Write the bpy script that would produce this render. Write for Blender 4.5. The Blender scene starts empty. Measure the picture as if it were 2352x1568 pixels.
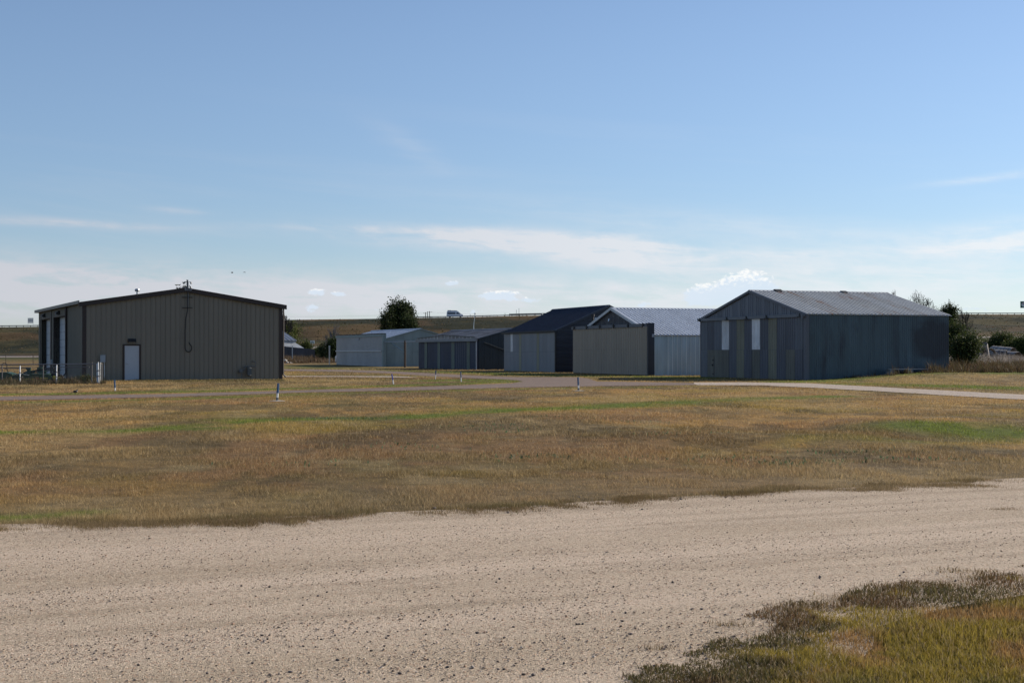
import bpy, bmesh, math, random
import numpy as np
from mathutils import Vector, Matrix
from mathutils.geometry import tessellate_polygon

random.seed(7)
rng = np.random.default_rng(11)
R = math.radians
S = bpy.context.scene
COL = S.collection

# ------------------------------------------------------------------ camera, sky, sun, exposure
FPX, CXP, HZP, CAMZ = 3267.0, 1176.0, 812.0, 1.6       # how the place was measured: focal, centre, horizon, eye height
cam = bpy.data.objects.new('camera', bpy.data.cameras.new('camera'))
COL.objects.link(cam)
cam.location = (0, 0, CAMZ)
cam.rotation_euler = (R(90 + 0.491), 0, 0)
cam.data.lens = 50.0
cam.data.sensor_width = 36.0
cam.data.clip_start = 0.1
cam.data.clip_end = 20000
S.camera = cam

SKY_TINT = (0.99, 1.0, 1.07, 1)
SUN_EL, SUN_AZ = 26.0, 29.5        # azimuth counted from +X towards +Y
SKY_STRENGTH, SUN_STRENGTH = 0.088, 4.9
S.view_settings.view_transform = 'Standard'
S.view_settings.look = 'None'
S.view_settings.gamma = 1.0
S.view_settings.use_curve_mapping = False
S.view_settings.exposure = 0.4
S.cycles.max_bounces = 6
S.cycles.transparent_max_bounces = 8

sun = bpy.data.objects.new('sun', bpy.data.lights.new('sun', 'SUN'))
COL.objects.link(sun)
sun.data.energy = SUN_STRENGTH
sun.data.angle = R(0.53)
sun.data.color = (1.0, 0.90, 0.76)
sd = Vector((math.cos(R(SUN_EL)) * math.cos(R(SUN_AZ)), math.cos(R(SUN_EL)) * math.sin(R(SUN_AZ)), math.sin(R(SUN_EL))))
sun.rotation_euler = (-sd).to_track_quat('-Z', 'Y').to_euler()
sun.location = (60, 40, 60)

def make_world():
    w = bpy.data.worlds.new('World'); S.world = w; w.use_nodes = True
    nt = w.node_tree; N = nt.nodes; L = nt.links
    for n in list(N): N.remove(n)
    out = N.new('ShaderNodeOutputWorld'); bg = N.new('ShaderNodeBackground')
    bg.inputs['Strength'].default_value = SKY_STRENGTH
    L.new(bg.outputs[0], out.inputs[0])
    sky = N.new('ShaderNodeTexSky'); sky.sky_type = 'NISHITA'; sky.sun_disc = False
    sky.sun_elevation = R(SUN_EL); sky.sun_rotation = R(90 - SUN_AZ)
    sky.altitude = 1000; sky.air_density = 1.0; sky.dust_density = 0.3; sky.ozone_density = 1.6
    def M(op, a, b=None, c=None, clamp=False):
        n = N.new('ShaderNodeMath'); n.operation = op; n.use_clamp = clamp
        for i, v in enumerate((a, b, c)):
            if v is None: continue
            if isinstance(v, (int, float)): n.inputs[i].default_value = v
            else: L.new(v, n.inputs[i])
        return n.outputs[0]
    tc = N.new('ShaderNodeTexCoord'); sp = N.new('ShaderNodeSeparateXYZ'); L.new(tc.outputs['Generated'], sp.inputs[0])
    x, y, z = sp.outputs
    az = M('MULTIPLY', M('ARCTAN2', x, y), 57.2958)
    el = M('MULTIPLY', M('ARCSINE', z), 57.2958)
    def noise(sx, sy, tilt, scale, detail=6, rough=.55, dist=0., off=0.):
        c = N.new('ShaderNodeCombineXYZ')
        L.new(M('MULTIPLY', az, sx), c.inputs[0]); L.new(M('MULTIPLY', M('ADD', el, M('MULTIPLY', az, tilt)), sy), c.inputs[1])
        c.inputs[2].default_value = off
        n = N.new('ShaderNodeTexNoise'); n.inputs['Scale'].default_value = scale; n.inputs['Detail'].default_value = detail
        n.inputs['Roughness'].default_value = rough; n.inputs['Distortion'].default_value = dist
        L.new(c.outputs[0], n.inputs['Vector']); return n.outputs['Fac']
    def G(px, py, wpx, hpx, tilt=0.):     # soft patch of sky round one direction
        a0 = math.degrees(math.atan((px - CXP) / FPX)); e0 = (HZP - py) / FPX * 57.2958
        sa, se = wpx / FPX * 57.2958, hpx / FPX * 57.2958
        da = M('ADD', az, -a0); de = M('ADD', M('ADD', el, -e0), M('MULTIPLY', da, tilt))
        q = M('ADD', M('POWER', M('MULTIPLY', M('ABSOLUTE', da), 1 / sa), 2), M('POWER', M('MULTIPLY', M('ABSOLUTE', de), 1 / se), 2))
        return M('POWER', 2.71828, M('MULTIPLY', q, -1))
    def smooth(v, a, b):
        n = N.new('ShaderNodeMapRange'); n.interpolation_type = 'SMOOTHSTEP'
        L.new(v, n.inputs[0]); n.inputs[1].default_value = a; n.inputs[2].default_value = b; return n.outputs[0]
    def add(*v):
        s = v[0]
        for q in v[1:]: s = M('ADD', s, q)
        return s
    # thin high cirrus
    n1 = noise(.22, 1.5, .05, 1.0, 7, .62, .6); n2 = noise(.5, 1.2, .1, 1.4, 6, .6, .3, 4.)
    streak = smooth(M('ADD', M('MULTIPLY', n1, .7), M('MULTIPLY', n2, .35)), .34, .72)
    band = add(M('MULTIPLY', G(1150, 552, 340, 26, .05), 1.2), M('MULTIPLY', G(1420, 585, 270, 34, .06), 1.05), M('MULTIPLY', G(1350, 552, 190, 16), .5),
               M('MULTIPLY', G(900, 530, 260, 8, .02), .6), M('MULTIPLY', G(150, 527, 230, 10, .02), .75), M('MULTIPLY', G(0, 668, 560, 60, .06), 1.5), M('MULTIPLY', G(560, 680, 460, 48, .06), 1.1),
               M('MULTIPLY', G(1230, 675, 460, 42, .05), .9), M('MULTIPLY', G(2330, 565, 190, 34, -.04), 1.3), M('MULTIPLY', G(2330, 427, 150, 8, -.08), .6),
               M('MULTIPLY', G(400, 494, 60, 8, .05), .45), M('MULTIPLY', G(950, 345, 90, 30, .5), .22), M('MULTIPLY', G(2000, 650, 480, 60, .0), .8), M('MULTIPLY', G(1900, 590, 260, 12, .0), .4), M('MULTIPLY', G(1640, 520, 500, 30, .1), .3))
    cirrus = M('MULTIPLY', band, M('ADD', M('MULTIPLY', streak, .85), .12))
    n3 = noise(.05, .6, .08, 1.0, 5, .6, .4, 9.)
    veil = M('MULTIPLY', smooth(n3, .45, .8), M('MULTIPLY', smooth(el, 12, 2), .25))
    low = M('MULTIPLY', M('POWER', 2.71828, M('MULTIPLY', M('ABSOLUTE', el), -.50)), .50)
    den1 = M('MINIMUM', add(cirrus, veil, low), .92)
    # small cumulus
    cn = noise(2.2, 3.6, 0., 1.0, 6, .62, .3, 2.)
    cn2 = noise(6., 8., 0., 1.0, 4, .6, .2, 5.)
    CU = [(727, 672, 24, 9, 1), (777, 676, 20, 7, 1), (1038, 650, 18, 7, 1), (1130, 679, 34, 10, 1), (1165, 677, 36, 12, .9), (1215, 690, 40, 8, .7), (718, 708, 22, 20, .7),
          (1612, 680, 46, 27, 1.2), (1718, 668, 66, 44, 1.45), (1470, 700, 60, 10, .6), (2240, 716, 50, 12, .55), (860, 712, 60, 9, .5), (1090, 715, 40, 12, .55)]
    cm = add(*[M('MULTIPLY', G(a, b, c, d), e) for a, b, c, d, e in CU])
    cu = add(*[M('MULTIPLY', G(a, b - d * .9, c, d), e) for a, b, c, d, e in CU])
    cden = smooth(M('ADD', cm, M('ADD', M('MULTIPLY', M('ADD', cn, -.5), 1.5), M('MULTIPLY', M('ADD', cn2, -.5), .5))), .44, .74)
    cden = M('MULTIPLY', cden, smooth(cm, .12, .5))
    # tops of the cumulus catch the light, bases stay blue grey
    topl = smooth(M('ADD', M('DIVIDE', cu, M('ADD', M('ADD', cm, cu), .01)), M('MULTIPLY', M('ADD', cn2, -.5), .9)), .42, .74)
    def mixc(f, a, b):
        n = N.new('ShaderNodeMix'); n.data_type = 'RGBA'
        for s, v in ((0, f), (6, a), (7, b)):
            if isinstance(v, tuple): n.inputs[s].default_value = v
            elif isinstance(v, (int, float)): n.inputs[s].default_value = v
            else: L.new(v, n.inputs[s])
        return n.outputs[2]
    k = .78 / SKY_STRENGTH
    tint = N.new('ShaderNodeMix'); tint.data_type = 'RGBA'; tint.blend_type = 'MULTIPLY'; tint.inputs[0].default_value = 1
    L.new(sky.outputs[0], tint.inputs[6]); L.new(mixc(smooth(el, 0, 14), (.68, .77, .93, 1), SKY_TINT), tint.inputs[7])
    sunny = smooth(az, -22, 24)
    ccol = mixc(sunny, (.60 * k, .61 * k, .665 * k, 1), (.84 * k, .88 * k, .92 * k, 1))
    c1 = mixc(den1, tint.outputs[2], ccol)
    cum = mixc(topl, (.68 * k, .79 * k, .92 * k, 1), (1.05 * k, 1.03 * k, 1.0 * k, 1))
    c2 = mixc(M('MULTIPLY', cden, .72), c1, cum)
    L.new(c2, bg.inputs['Color'])
make_world()

# ------------------------------------------------------------------ helpers
def clamp01(v): return np.clip(v, 0, 1)
def sstep(v, a, b):
    t = clamp01((np.asarray(v, float) - a) / (b - a)); return t * t * (3 - 2 * t)
def _hash(ix, iy, seed):
    h = (ix.astype(np.int64) * 374761393 + iy.astype(np.int64) * 668265263 + seed * 1442695041) & 0xffffffff
    h = ((h ^ (h >> 13)) * 1274126177) & 0xffffffff
    h = h ^ (h >> 16)
    return (h & 0xffffff) / float(0xffffff)
def vnoise(x, y, seed=0):
    x = np.asarray(x, float); y = np.asarray(y, float)
    ix = np.floor(x); iy = np.floor(y); fx = x - ix; fy = y - iy
    fx = fx * fx * (3 - 2 * fx); fy = fy * fy * (3 - 2 * fy)
    a = _hash(ix, iy, seed); b = _hash(ix + 1, iy, seed); c = _hash(ix, iy + 1, seed); d = _hash(ix + 1, iy + 1, seed)
    return (a * (1 - fx) + b * fx) * (1 - fy) + (c * (1 - fx) + d * fx) * fy
def fbm(x, y, seed=0, oct=4, g=.55):
    s = 0; a = 1; t = 0
    for i in range(oct):
        s = s + a * vnoise(x * 2 ** i + 17.3 * i, y * 2 ** i - 9.1 * i, seed + i); t += a; a *= g
    return s / t

TOPX = [-3000, 0, 90, 300, 648, 850, 980, 1027, 1100, 1200, 1250, 1600, 2200, 2352, 5500]
TOPY = [760, 752, 751, 744, 735.5, 733, 730.5, 730, 728.5, 726, 725, 723.5, 722.8, 723, 724]
RDX = [-3000, 0, 90, 650, 720, 1200, 2200, 2352, 5500]
RDF = [819, 818, 818, 799, 795, 785, 774, 772.5, 768]
RDN = [822, 821.3, 821.3, 804, 801, 788.5, 776.5, 775, 771]
HWY = 560.0
def zterrain(x, y):
    x = np.asarray(x, float); y = np.asarray(y, float)
    yy = np.maximum(y, 1.0)
    px = CXP + FPX * np.clip(x / np.maximum(yy, 60), -2.2, 2.2)
    zt = CAMZ + (HZP - np.interp(px, TOPX, TOPY)) * HWY / FPX
    zf = CAMZ + (HZP - np.interp(px, RDX, RDF)) * 446 / FPX
    zn = CAMZ + (HZP - np.interp(px, RDX, RDN)) * 432 / FPX
    t0 = clamp01((yy - 150) / 282); z = zn * t0 ** 1.3
    z = np.where(yy > 432, zn + (zf - zn) * clamp01((yy - 432) / 14), z)
    e = clamp01((yy - 449) / (553 - 449))
    e = .35 * e + .65 * sstep(e, .15, 1.0)
    z = np.where(yy > 449, zf + (zt - zf) * e, z)
    z = np.where(yy > 449, z + (fbm(x * .05, yy * .09, 31, 3) - .5) * 1.6 * sstep(e, .05, .3) * (1 - sstep(e, .8, .98)), z)
    z = np.where(yy > 590, z - 5 * sstep(yy, 590, 640), z)
    u = x / yy
    z = z + .48 * sstep(u, .2, .31) * sstep(yy, 74, 88) * (1 - sstep(yy, 160, 230))
    z = z + .30 * sstep(u, .29, .33) * sstep(yy, 110, 170) * (1 - sstep(yy, 230, 330))
    w = sstep(yy, 21, 25) * (1 - sstep(yy, 40, 45)) * (1 - sstep(np.abs(u), .8, 1.2))
    z = z + w * (fbm(x * .22, yy * .22, 3, 3) - .5) * .28
    return z
def zt1(x, y): return float(zterrain(np.array([x]), np.array([y]))[0])
def at(px, py, z=0.0):                      # a spot on level ground
    Y = (CAMZ - z) * FPX / (py - HZP); return ((px - CXP) / FPX * Y, Y)
def atY(px, Y, py=None):
    X = (px - CXP) / FPX * Y
    return (X, Y, CAMZ + (HZP - py) / FPX * Y) if py is not None else (X, Y, zt1(X, Y))

def tag(o, label=None, cat=None, group=None, kind=None):
    if label: o['label'] = label
    if cat: o['category'] = cat
    if group: o['group'] = group
    if kind: o['kind'] = kind
    return o
def empty(name, loc, rz=0, label=None, cat=None, group=None):
    o = bpy.data.objects.new(name, None); COL.objects.link(o); o.location = loc; o.rotation_euler = (0, 0, rz)
    o.empty_display_size = .3
    return tag(o, label, cat, group)

class MB:
    def __init__(s): s.v = []; s.f = []
    def poly(s, pts, faces):
        b = len(s.v); s.v += [tuple(p) for p in pts]; s.f += [tuple(b + i for i in f) for f in faces]; return s
    def box(s, x0, x1, y0, y1, z0, z1, rot=None):
        p = [(x, y, z) for z in (z0, z1) for y in (y0, y1) for x in (x0, x1)]
        if rot:
            c, m = rot; p = [tuple(m @ (Vector(q) - Vector(c)) + Vector(c)) for q in p]
        return s.poly(p, [(0, 2, 3, 1), (4, 5, 7, 6), (0, 1, 5, 4), (2, 6, 7, 3), (0, 4, 6, 2), (1, 3, 7, 5)])
    def bar(s, a, b, r, n=6, r2=None, cap=True):
        a = Vector(a); b = Vector(b); r2 = r if r2 is None else r2
        d = (b - a)
        if d.length < 1e-6: return s
        d.normalize(); u = d.orthogonal().normalized(); w = d.cross(u)
        p = []
        for c, rr in ((a, r), (b, r2)):
            for i in range(n):
                t = 2 * math.pi * (i + .5) / n; p.append(c + (u * math.cos(t) + w * math.sin(t)) * rr)
        f = [(i, (i + 1) % n, n + (i + 1) % n, n + i) for i in range(n)]
        if cap: f += [tuple(range(n))[::-1], tuple(range(n, 2 * n))]
        return s.poly(p, f)
    def tube(s, pts, r, n=6):
        for a, b in zip(pts[:-1], pts[1:]): s.bar(a, b, r, n)
        return s
    def lathe(s, prof, n=12, c=(0, 0, 0), axis='z'):
        P = []
        for (r, h) in prof:
            for i in range(n):
                t = 2 * math.pi * i / n; q = (r * math.cos(t), r * math.sin(t), h)
                if axis == 'x': q = (q[2], q[0], q[1])
                if axis == 'y': q = (q[0], q[2], q[1])
                P.append((c[0] + q[0], c[1] + q[1], c[2] + q[2]))
        F = []
        for k in range(len(prof) - 1):
            for i in range(n): F.append((k * n + i, k * n + (i + 1) % n, (k + 1) * n + (i + 1) % n, (k + 1) * n + i))
        F.append(tuple(range(n))[::-1]); F.append(tuple(range((len(prof) - 1) * n, len(prof) * n)))
        return s.poly(P, F)
    def prism(s, pts2, plane, a, b):        # outline extruded along the remaining axis
        n = len(pts2); P = []
        for h in (a, b):
            for (p, q) in pts2:
                P.append({'xz': (p, h, q), 'yz': (h, p, q), 'xy': (p, q, h)}[plane])
        F = [tuple(range(n)), tuple(range(n, 2 * n))[::-1]] + [(i, i + n, (i + 1) % n + n, (i + 1) % n) for i in range(n)]
        return s.poly(P, F)
    def build(s, name, mat, parent=None, smooth=False, fix=True):
        me = bpy.data.meshes.new(name); me.from_pydata(s.v, [], s.f)
        if fix:
            bm = bmesh.new(); bm.from_mesh(me); bmesh.ops.recalc_face_normals(bm, faces=bm.faces); bm.to_mesh(me); bm.free()
        if smooth: me.polygons.foreach_set('use_smooth', [True] * len(me.polygons))
        me.materials.append(mat); me.update()
        o = bpy.data.objects.new(name, me); COL.objects.link(o); o.parent = parent
        return o
def npmesh(name, verts, tris, mat, col=None, parent=None, smooth=False):
    me = bpy.data.meshes.new(name)
    nv = len(verts); nt = len(tris); k = tris.shape[1]
    me.vertices.add(nv); me.vertices.foreach_set('co', np.asarray(verts, np.float32).ravel())
    me.loops.add(nt * k); me.loops.foreach_set('vertex_index', np.asarray(tris, np.int32).ravel())
    me.polygons.add(nt); me.polygons.foreach_set('loop_start', np.arange(0, nt * k, k, dtype=np.int32))
    if col is not None:
        a = me.color_attributes.new('col', 'FLOAT_COLOR', 'POINT')
        c = np.ones((nv, 4), np.float32); c[:, :3] = col; a.data.foreach_set('color', c.ravel())
    if smooth: me.polygons.foreach_set('use_smooth', np.ones(nt, bool))
    me.materials.append(mat); me.update(calc_edges=True); me.validate()
    o = bpy.data.objects.new(name, me); COL.objects.link(o); o.parent = parent
    return o
def copy_tree(o, parent=None):
    c = o.copy(); COL.objects.link(c); c.parent = parent
    for ch in list(o.children): copy_tree(ch, c)
    return c

# ------------------------------------------------------------------ materials
def nodemat(name):
    m = bpy.data.materials.new(name); m.use_nodes = True; nt = m.node_tree
    return m, nt, nt.nodes, nt.links, nt.nodes['Principled BSDF']
def mat(name, color, rough=.6, metal=0., var=.15, vscale=(1, 1, .35), scale=1.2, bump=0., bscale=30, streak=None, spec=.5, dirt=None):
    m, nt, N, L, P = nodemat(name)
    P.inputs['Roughness'].default_value = rough; P.inputs['Metallic'].default_value = metal
    P.inputs['Specular IOR Level'].default_value = spec
    tc = N.new('ShaderNodeTexCoord'); mp = N.new('ShaderNodeMapping'); mp.inputs['Scale'].default_value = vscale
    L.new(tc.outputs['Object'], mp.inputs[0])
    n = N.new('ShaderNodeTexNoise'); n.inputs['Scale'].default_value = scale; n.inputs['Detail'].default_value = 6; n.inputs['Roughness'].default_value = .6
    L.new(mp.outputs[0], n.inputs['Vector'])
    cr = N.new('ShaderNodeMapRange'); L.new(n.outputs['Fac'], cr.inputs[0]); cr.inputs[1].default_value = .3; cr.inputs[2].default_value = .7
    mx = N.new('ShaderNodeMix'); mx.data_type = 'RGBA'; L.new(cr.outputs[0], mx.inputs[0])
    mx.inputs[6].default_value = tuple(c * (1 - var) for c in color) + (1,); mx.inputs[7].default_value = tuple(min(1, c * (1 + var)) for c in color) + (1,)
    oi = N.new('ShaderNodeObjectInfo'); m2 = N.new('ShaderNodeMix'); m2.data_type = 'RGBA'; m2.blend_type = 'MULTIPLY'; m2.inputs[0].default_value = 1
    rr = N.new('ShaderNodeMapRange'); L.new(oi.outputs['Random'], rr.inputs[0]); rr.inputs[3].default_value = 1 - var * .6; rr.inputs[4].default_value = 1 + var * .6
    L.new(mx.outputs[2], m2.inputs[6]); L.new(rr.outputs[0], m2.inputs[7])
    src = m2.outputs[2]
    if streak:        # (colour, vector scale, noise scale, threshold low, high)
        sc, sv, ss, lo, hi = streak
        mp2 = N.new('ShaderNodeMapping'); mp2.inputs['Scale'].default_value = sv; L.new(tc.outputs['Object'], mp2.inputs[0])
        n2 = N.new('ShaderNodeTexNoise'); n2.inputs['Scale'].default_value = ss; n2.inputs['Detail'].default_value = 7; n2.inputs['Roughness'].default_value = .65
        L.new(mp2.outputs[0], n2.inputs['Vector'])
        r2 = N.new('ShaderNodeMapRange'); L.new(n2.outputs['Fac'], r2.inputs[0]); r2.inputs[1].default_value = lo; r2.inputs[2].default_value = hi
        m3 = N.new('ShaderNodeMix'); m3.data_type = 'RGBA'; L.new(r2.outputs[0], m3.inputs[0]); L.new(src, m3.inputs[6]); m3.inputs[7].default_value = tuple(sc) + (1,)
        src = m3.outputs[2]
    L.new(src, P.inputs['Base Color'])
    if bump:
        n3 = N.new('ShaderNodeTexNoise'); n3.inputs['Scale'].default_value = bscale; n3.inputs['Detail'].default_value = 5
        L.new(tc.outputs['Object'], n3.inputs['Vector'])
        b = N.new('ShaderNodeBump'); b.inputs['Strength'].default_value = bump; b.inputs['Distance'].default_value = .05
        L.new(n3.outputs['Fac'], b.inputs['Height']); L.new(b.outputs[0], P.inputs['Normal'])
    return m
def leafmat(name, rough=.6, trans=.3, spec=.3, colmul=1.0):
    m, nt, N, L, P = nodemat(name)
    a = N.new('ShaderNodeAttribute'); a.attribute_name = 'col'
    L.new(a.outputs['Color'], P.inputs['Base Color'])
    P.inputs['Roughness'].default_value = rough; P.inputs['Specular IOR Level'].default_value = spec
    t = N.new('ShaderNodeBsdfTranslucent'); L.new(a.outputs['Color'], t.inputs['Color'])
    mx = N.new('ShaderNodeMixShader'); mx.inputs[0].default_value = trans
    L.new(P.outputs[0], mx.inputs[1]); L.new(t.outputs[0], mx.inputs[2])
    L.new(mx.outputs[0], N['Material Output'].inputs['Surface'])
    return m
def groundmat(name, detail=1.0):
    m, nt, N, L, P = nodemat(name)
    a = N.new('ShaderNodeAttribute'); a.attribute_name = 'col'
    tc = N.new('ShaderNodeTexCoord')
    n = N.new('ShaderNodeTexNoise'); n.inputs['Scale'].default_value = 2.2; n.inputs['Detail'].default_value = 10; n.inputs['Roughness'].default_value = .75
    L.new(tc.outputs['Object'], n.inputs['Vector'])
    r = N.new('ShaderNodeMapRange'); L.new(n.outputs['Fac'], r.inputs[0]); r.inputs[1].default_value = .3; r.inputs[2].default_value = .7; r.inputs[3].default_value = .45; r.inputs[4].default_value = 1.35
    mx = N.new('ShaderNodeMix'); mx.data_type = 'RGBA'; mx.blend_type = 'MULTIPLY'; mx.inputs[0].default_value = 1
    L.new(a.outputs['Color'], mx.inputs[6]); L.new(r.outputs[0], mx.inputs[7]); L.new(mx.outputs[2], P.inputs['Base Color'])
    P.inputs['Roughness'].default_value = .95; P.inputs['Specular IOR Level'].default_value = .1
    b = N.new('ShaderNodeBump'); b.inputs['Strength'].default_value = .9; b.inputs['Distance'].default_value = .12 * detail
    L.new(n.outputs['Fac'], b.inputs['Height']); L.new(b.outputs[0], P.inputs['Normal'])
    return m
def gravelmat(name, c_hi, c_lo, c_spk, bumpd=.02, along=24., scale=42., rut=.35):
    m, nt, N, L, P = nodemat(name)
    tc = N.new('ShaderNodeTexCoord')
    def nz(sc, det, rough, mp=None, seed=0):
        n = N.new('ShaderNodeTexNoise'); n.inputs['Scale'].default_value = sc; n.inputs['Detail'].default_value = det; n.inputs['Roughness'].default_value = rough
        if mp:
            q0 = N.new('ShaderNodeMapping'); q0.inputs['Rotation'].default_value = (0, 0, R(-along)); L.new(tc.outputs['Object'], q0.inputs[0])
            q = N.new('ShaderNodeMapping'); q.inputs['Scale'].default_value = mp; q.inputs['Location'].default_value = (seed, seed, 0)
            L.new(q0.outputs[0], q.inputs[0]); L.new(q.outputs[0], n.inputs['Vector'])
        else: L.new(tc.outputs['Object'], n.inputs['Vector'])
        return n.outputs['Fac']
    def mr(v, a, b, c=0, d=1):
        r = N.new('ShaderNodeMapRange'); L.new(v, r.inputs[0])
        for i, q in enumerate((a, b, c, d)): r.inputs[i + 1].default_value = q
        return r.outputs[0]
    def mix(f, a, b, bt='MIX'):
        n = N.new('ShaderNodeMix'); n.data_type = 'RGBA'; n.blend_type = bt
        for s, v in ((0, f), (6, a), (7, b)):
            if isinstance(v, tuple): n.inputs[s].default_value = v + (1,)
            elif isinstance(v, (int, float)): n.inputs[s].default_value = v
            else: L.new(v, n.inputs[s])
        return n.outputs[2]
    ruts = nz(1.0, 3, .5, (.05, .8, 1))
    ruts2 = nz(1.0, 5, .6, (.10, 2.6, 1), 5.)
    patch = nz(.6, 5, .6)
    f = mr(ruts, .35, .65)
    c = mix(f, c_lo, c_hi)
    c = mix(mr(ruts2, .48, .66, 0, rut), c, tuple(q * .78 for q in c_lo))
    c = mix(mr(patch, .3, .7, .0, .35), c, tuple(q * 1.1 for q in c_hi))
    fine = nz(scale, 6, .75)
    rough_ = mr(nz(1.0, 3, .5, (.12, 1.3, 1), 11.), .38, .62, .35, 1.)
    fm = N.new('ShaderNodeMix'); fm.inputs[2].default_value = 1.0; L.new(rough_, fm.inputs[0]); L.new(mr(fine, .3, .7, .66, 1.32), fm.inputs[3])
    c = mix(1, c, fm.outputs[0], 'MULTIPLY')
    v = N.new('ShaderNodeTexVoronoi'); v.inputs['Scale'].default_value = scale * 1.3; v.inputs['Randomness'].default_value = 1
    L.new(tc.outputs['Object'], v.inputs['Vector'])
    sep = N.new('ShaderNodeSeparateColor'); L.new(v.outputs['Color'], sep.inputs[0])
    c = mix(mr(sep.outputs[0], .90, .93, 0, .75), c, c_spk)
    c = mix(mr(sep.outputs[1], .90, .93, 0, .6), c, tuple(min(1, q * 1.5) for q in c_hi))
    c = mix(mr(sep.outputs[2], .92, .95, 0, .5), c, (c_hi[0] * .8, c_hi[1] * .55, c_hi[2] * .45))
    L.new(c, P.inputs['Base Color'])
    P.inputs['Roughness'].default_value = .95; P.inputs['Specular IOR Level'].default_value = .15
    b1 = N.new('ShaderNodeBump'); b1.inputs['Strength'].default_value = .8; b1.inputs['Distance'].default_value = bumpd
    ad = N.new('ShaderNodeMath'); ad.operation = 'ADD'; L.new(fine, ad.inputs[0]); L.new(mr(v.outputs['Distance'], 0, .5, .6, 0), ad.inputs[1])
    L.new(ad.outputs[0], b1.inputs['Height']); L.new(b1.outputs[0], P.inputs['Normal'])
    return m

# ------------------------------------------------------------------ layout of ground, roads
def road_from_px(edge):           # polygon of ground points
    return [at(px, py) for px, py in edge]
def jitter(poly, step, amp, seed, closed=True, wander=4.5):
    out = []
    for (a, b) in zip(poly, poly[1:] + (poly[:1] if closed else [])):
        n = max(1, int(math.hypot(b[0] - a[0], b[1] - a[1]) / step)); n = min(n, 260)
        for i in range(n):
            t = i / n; x = a[0] + (b[0] - a[0]) * t; y = a[1] + (b[1] - a[1]) * t
            k = amp
            wv = (float(fbm(np.array(x * .35), np.array(y * .35), seed + 30, 3)) - .5) * amp * wander; out.append((x + wv * .3 + k * 2 * (float(fbm(np.array(x * 1.3), np.array(y * 1.3), seed, 4, .7)) - .5), y + wv + k * 2 * (float(fbm(np.array(x * 1.3 + 50), np.array(y * 1.3), seed + 9, 4, .7)) - .5)))
    return out
def inside(poly, x, y):
    p = np.asarray(poly); r = np.zeros(np.shape(x), bool)
    x = np.asarray(x); y = np.asarray(y)
    bx0, by0 = p.min(0); bx1, by1 = p.max(0)
    s = (x >= bx0) & (x <= bx1) & (y >= by0) & (y <= by1)
    xs = x[s]; ys = y[s]; c = np.zeros(xs.shape, bool)
    j = len(p) - 1
    for i in range(len(p)):
        xi, yi = p[i]; xj, yj = p[j]
        if yi != yj:
            m = ((yi > ys) != (yj > ys)) & (xs < (xj - xi) * (ys - yi) / (yj - yi) + xi); c ^= m
        j = i
    r[s] = c; return r
# the near gravel road: far edge and near edge run on both ways out of view
far0, far1 = at(0, 1212), at(2352, 1103)
dx, dy = far1[0] - far0[0], far1[1] - far0[1]
farL = (far0[0] - dx * 4, far0[1] - dy * 4 + 6); farR = (far1[0] + dx * 5, far1[1] + dy * 5)
near_px = [(2352, 1292), (2290, 1318), (2210, 1338), (2120, 1352), (2010, 1368), (1900, 1392), (1835, 1410), (1800, 1450), (1740, 1490), (1640, 1505), (1560, 1512), (1480, 1530), (1445, 1575)]
nearp = [at(px, py) for px, py in near_px]
nR = (nearp[0][0] + dx * 3.2, nearp[0][1] + dy * 3.2 + 4)
ROAD = jitter([farL, at(0, 1213), at(400, 1205), at(700, 1193), at(1200, 1170), at(1500, 1152), at(1900, 1128), far1, farR, nR], .10, .13, 5, False) \
     + jitter([nR] + nearp + [(.2, 5.4), (-1.5, 1.0), (-9, -6), (-40, -14), farL], .07, .15, 6, False, .5)
def _up(p, d): return (p[0] - .42 * d, p[1] + .9 * d)
ROAD_SHEET = jitter([farL] + [_up(at(*q), .22) for q in ((0, 1213), (400, 1205), (700, 1193), (1200, 1170), (1500, 1152), (1900, 1128))] + [_up(far1, .22), farR, nR], .25, .05, 5, False) \
     + jitter([nR] + [(p[0] + .38, p[1] - .46) for p in nearp] + [(.6, 5.0), (-1.5, .8), (-9, -6), (-40, -14), farL], .25, .05, 6, False, .3)
TAXI = jitter(road_from_px([(-900, 938), (-900, 951), (0, 920), (390, 912), (718, 901), (919, 897.5), (1177, 890), (1420, 886.5), (1600, 884.5), (1590, 879.5), (1372, 876),
        (1352, 869.5), (1330, 866.5), (1180, 866), (1100, 863), (985, 857), (900, 852.5), (800, 849.5), (640, 847.5), (500, 846.5), (380, 846), (380, 849), (640, 851.5), (800, 854), (900, 858),
        (985, 864), (1060, 867.5), (1115, 870), (1185, 873.5), (1200, 876.5), (1175, 880.5), (1040, 886), (718, 896), (390, 905), (0, 911)]), .5, .10, 15)
LANE = jitter(road_from_px([(1590, 878.8), (1600, 885), (1750, 885.5), (1860, 890.5), (2000, 898), (2180, 909), (2352, 918.5), (3300, 968), (3300, 948), (2352, 907), (2100, 893.5), (1855, 880.5), (1700, 878.3)]), .5, .10, 25)
TRACK = jitter(road_from_px([(560, 863.2), (560, 865), (780, 865.6), (940, 867.2), (960, 866.2), (900, 864), (760, 863.6)]), .7, .12, 35)

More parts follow.
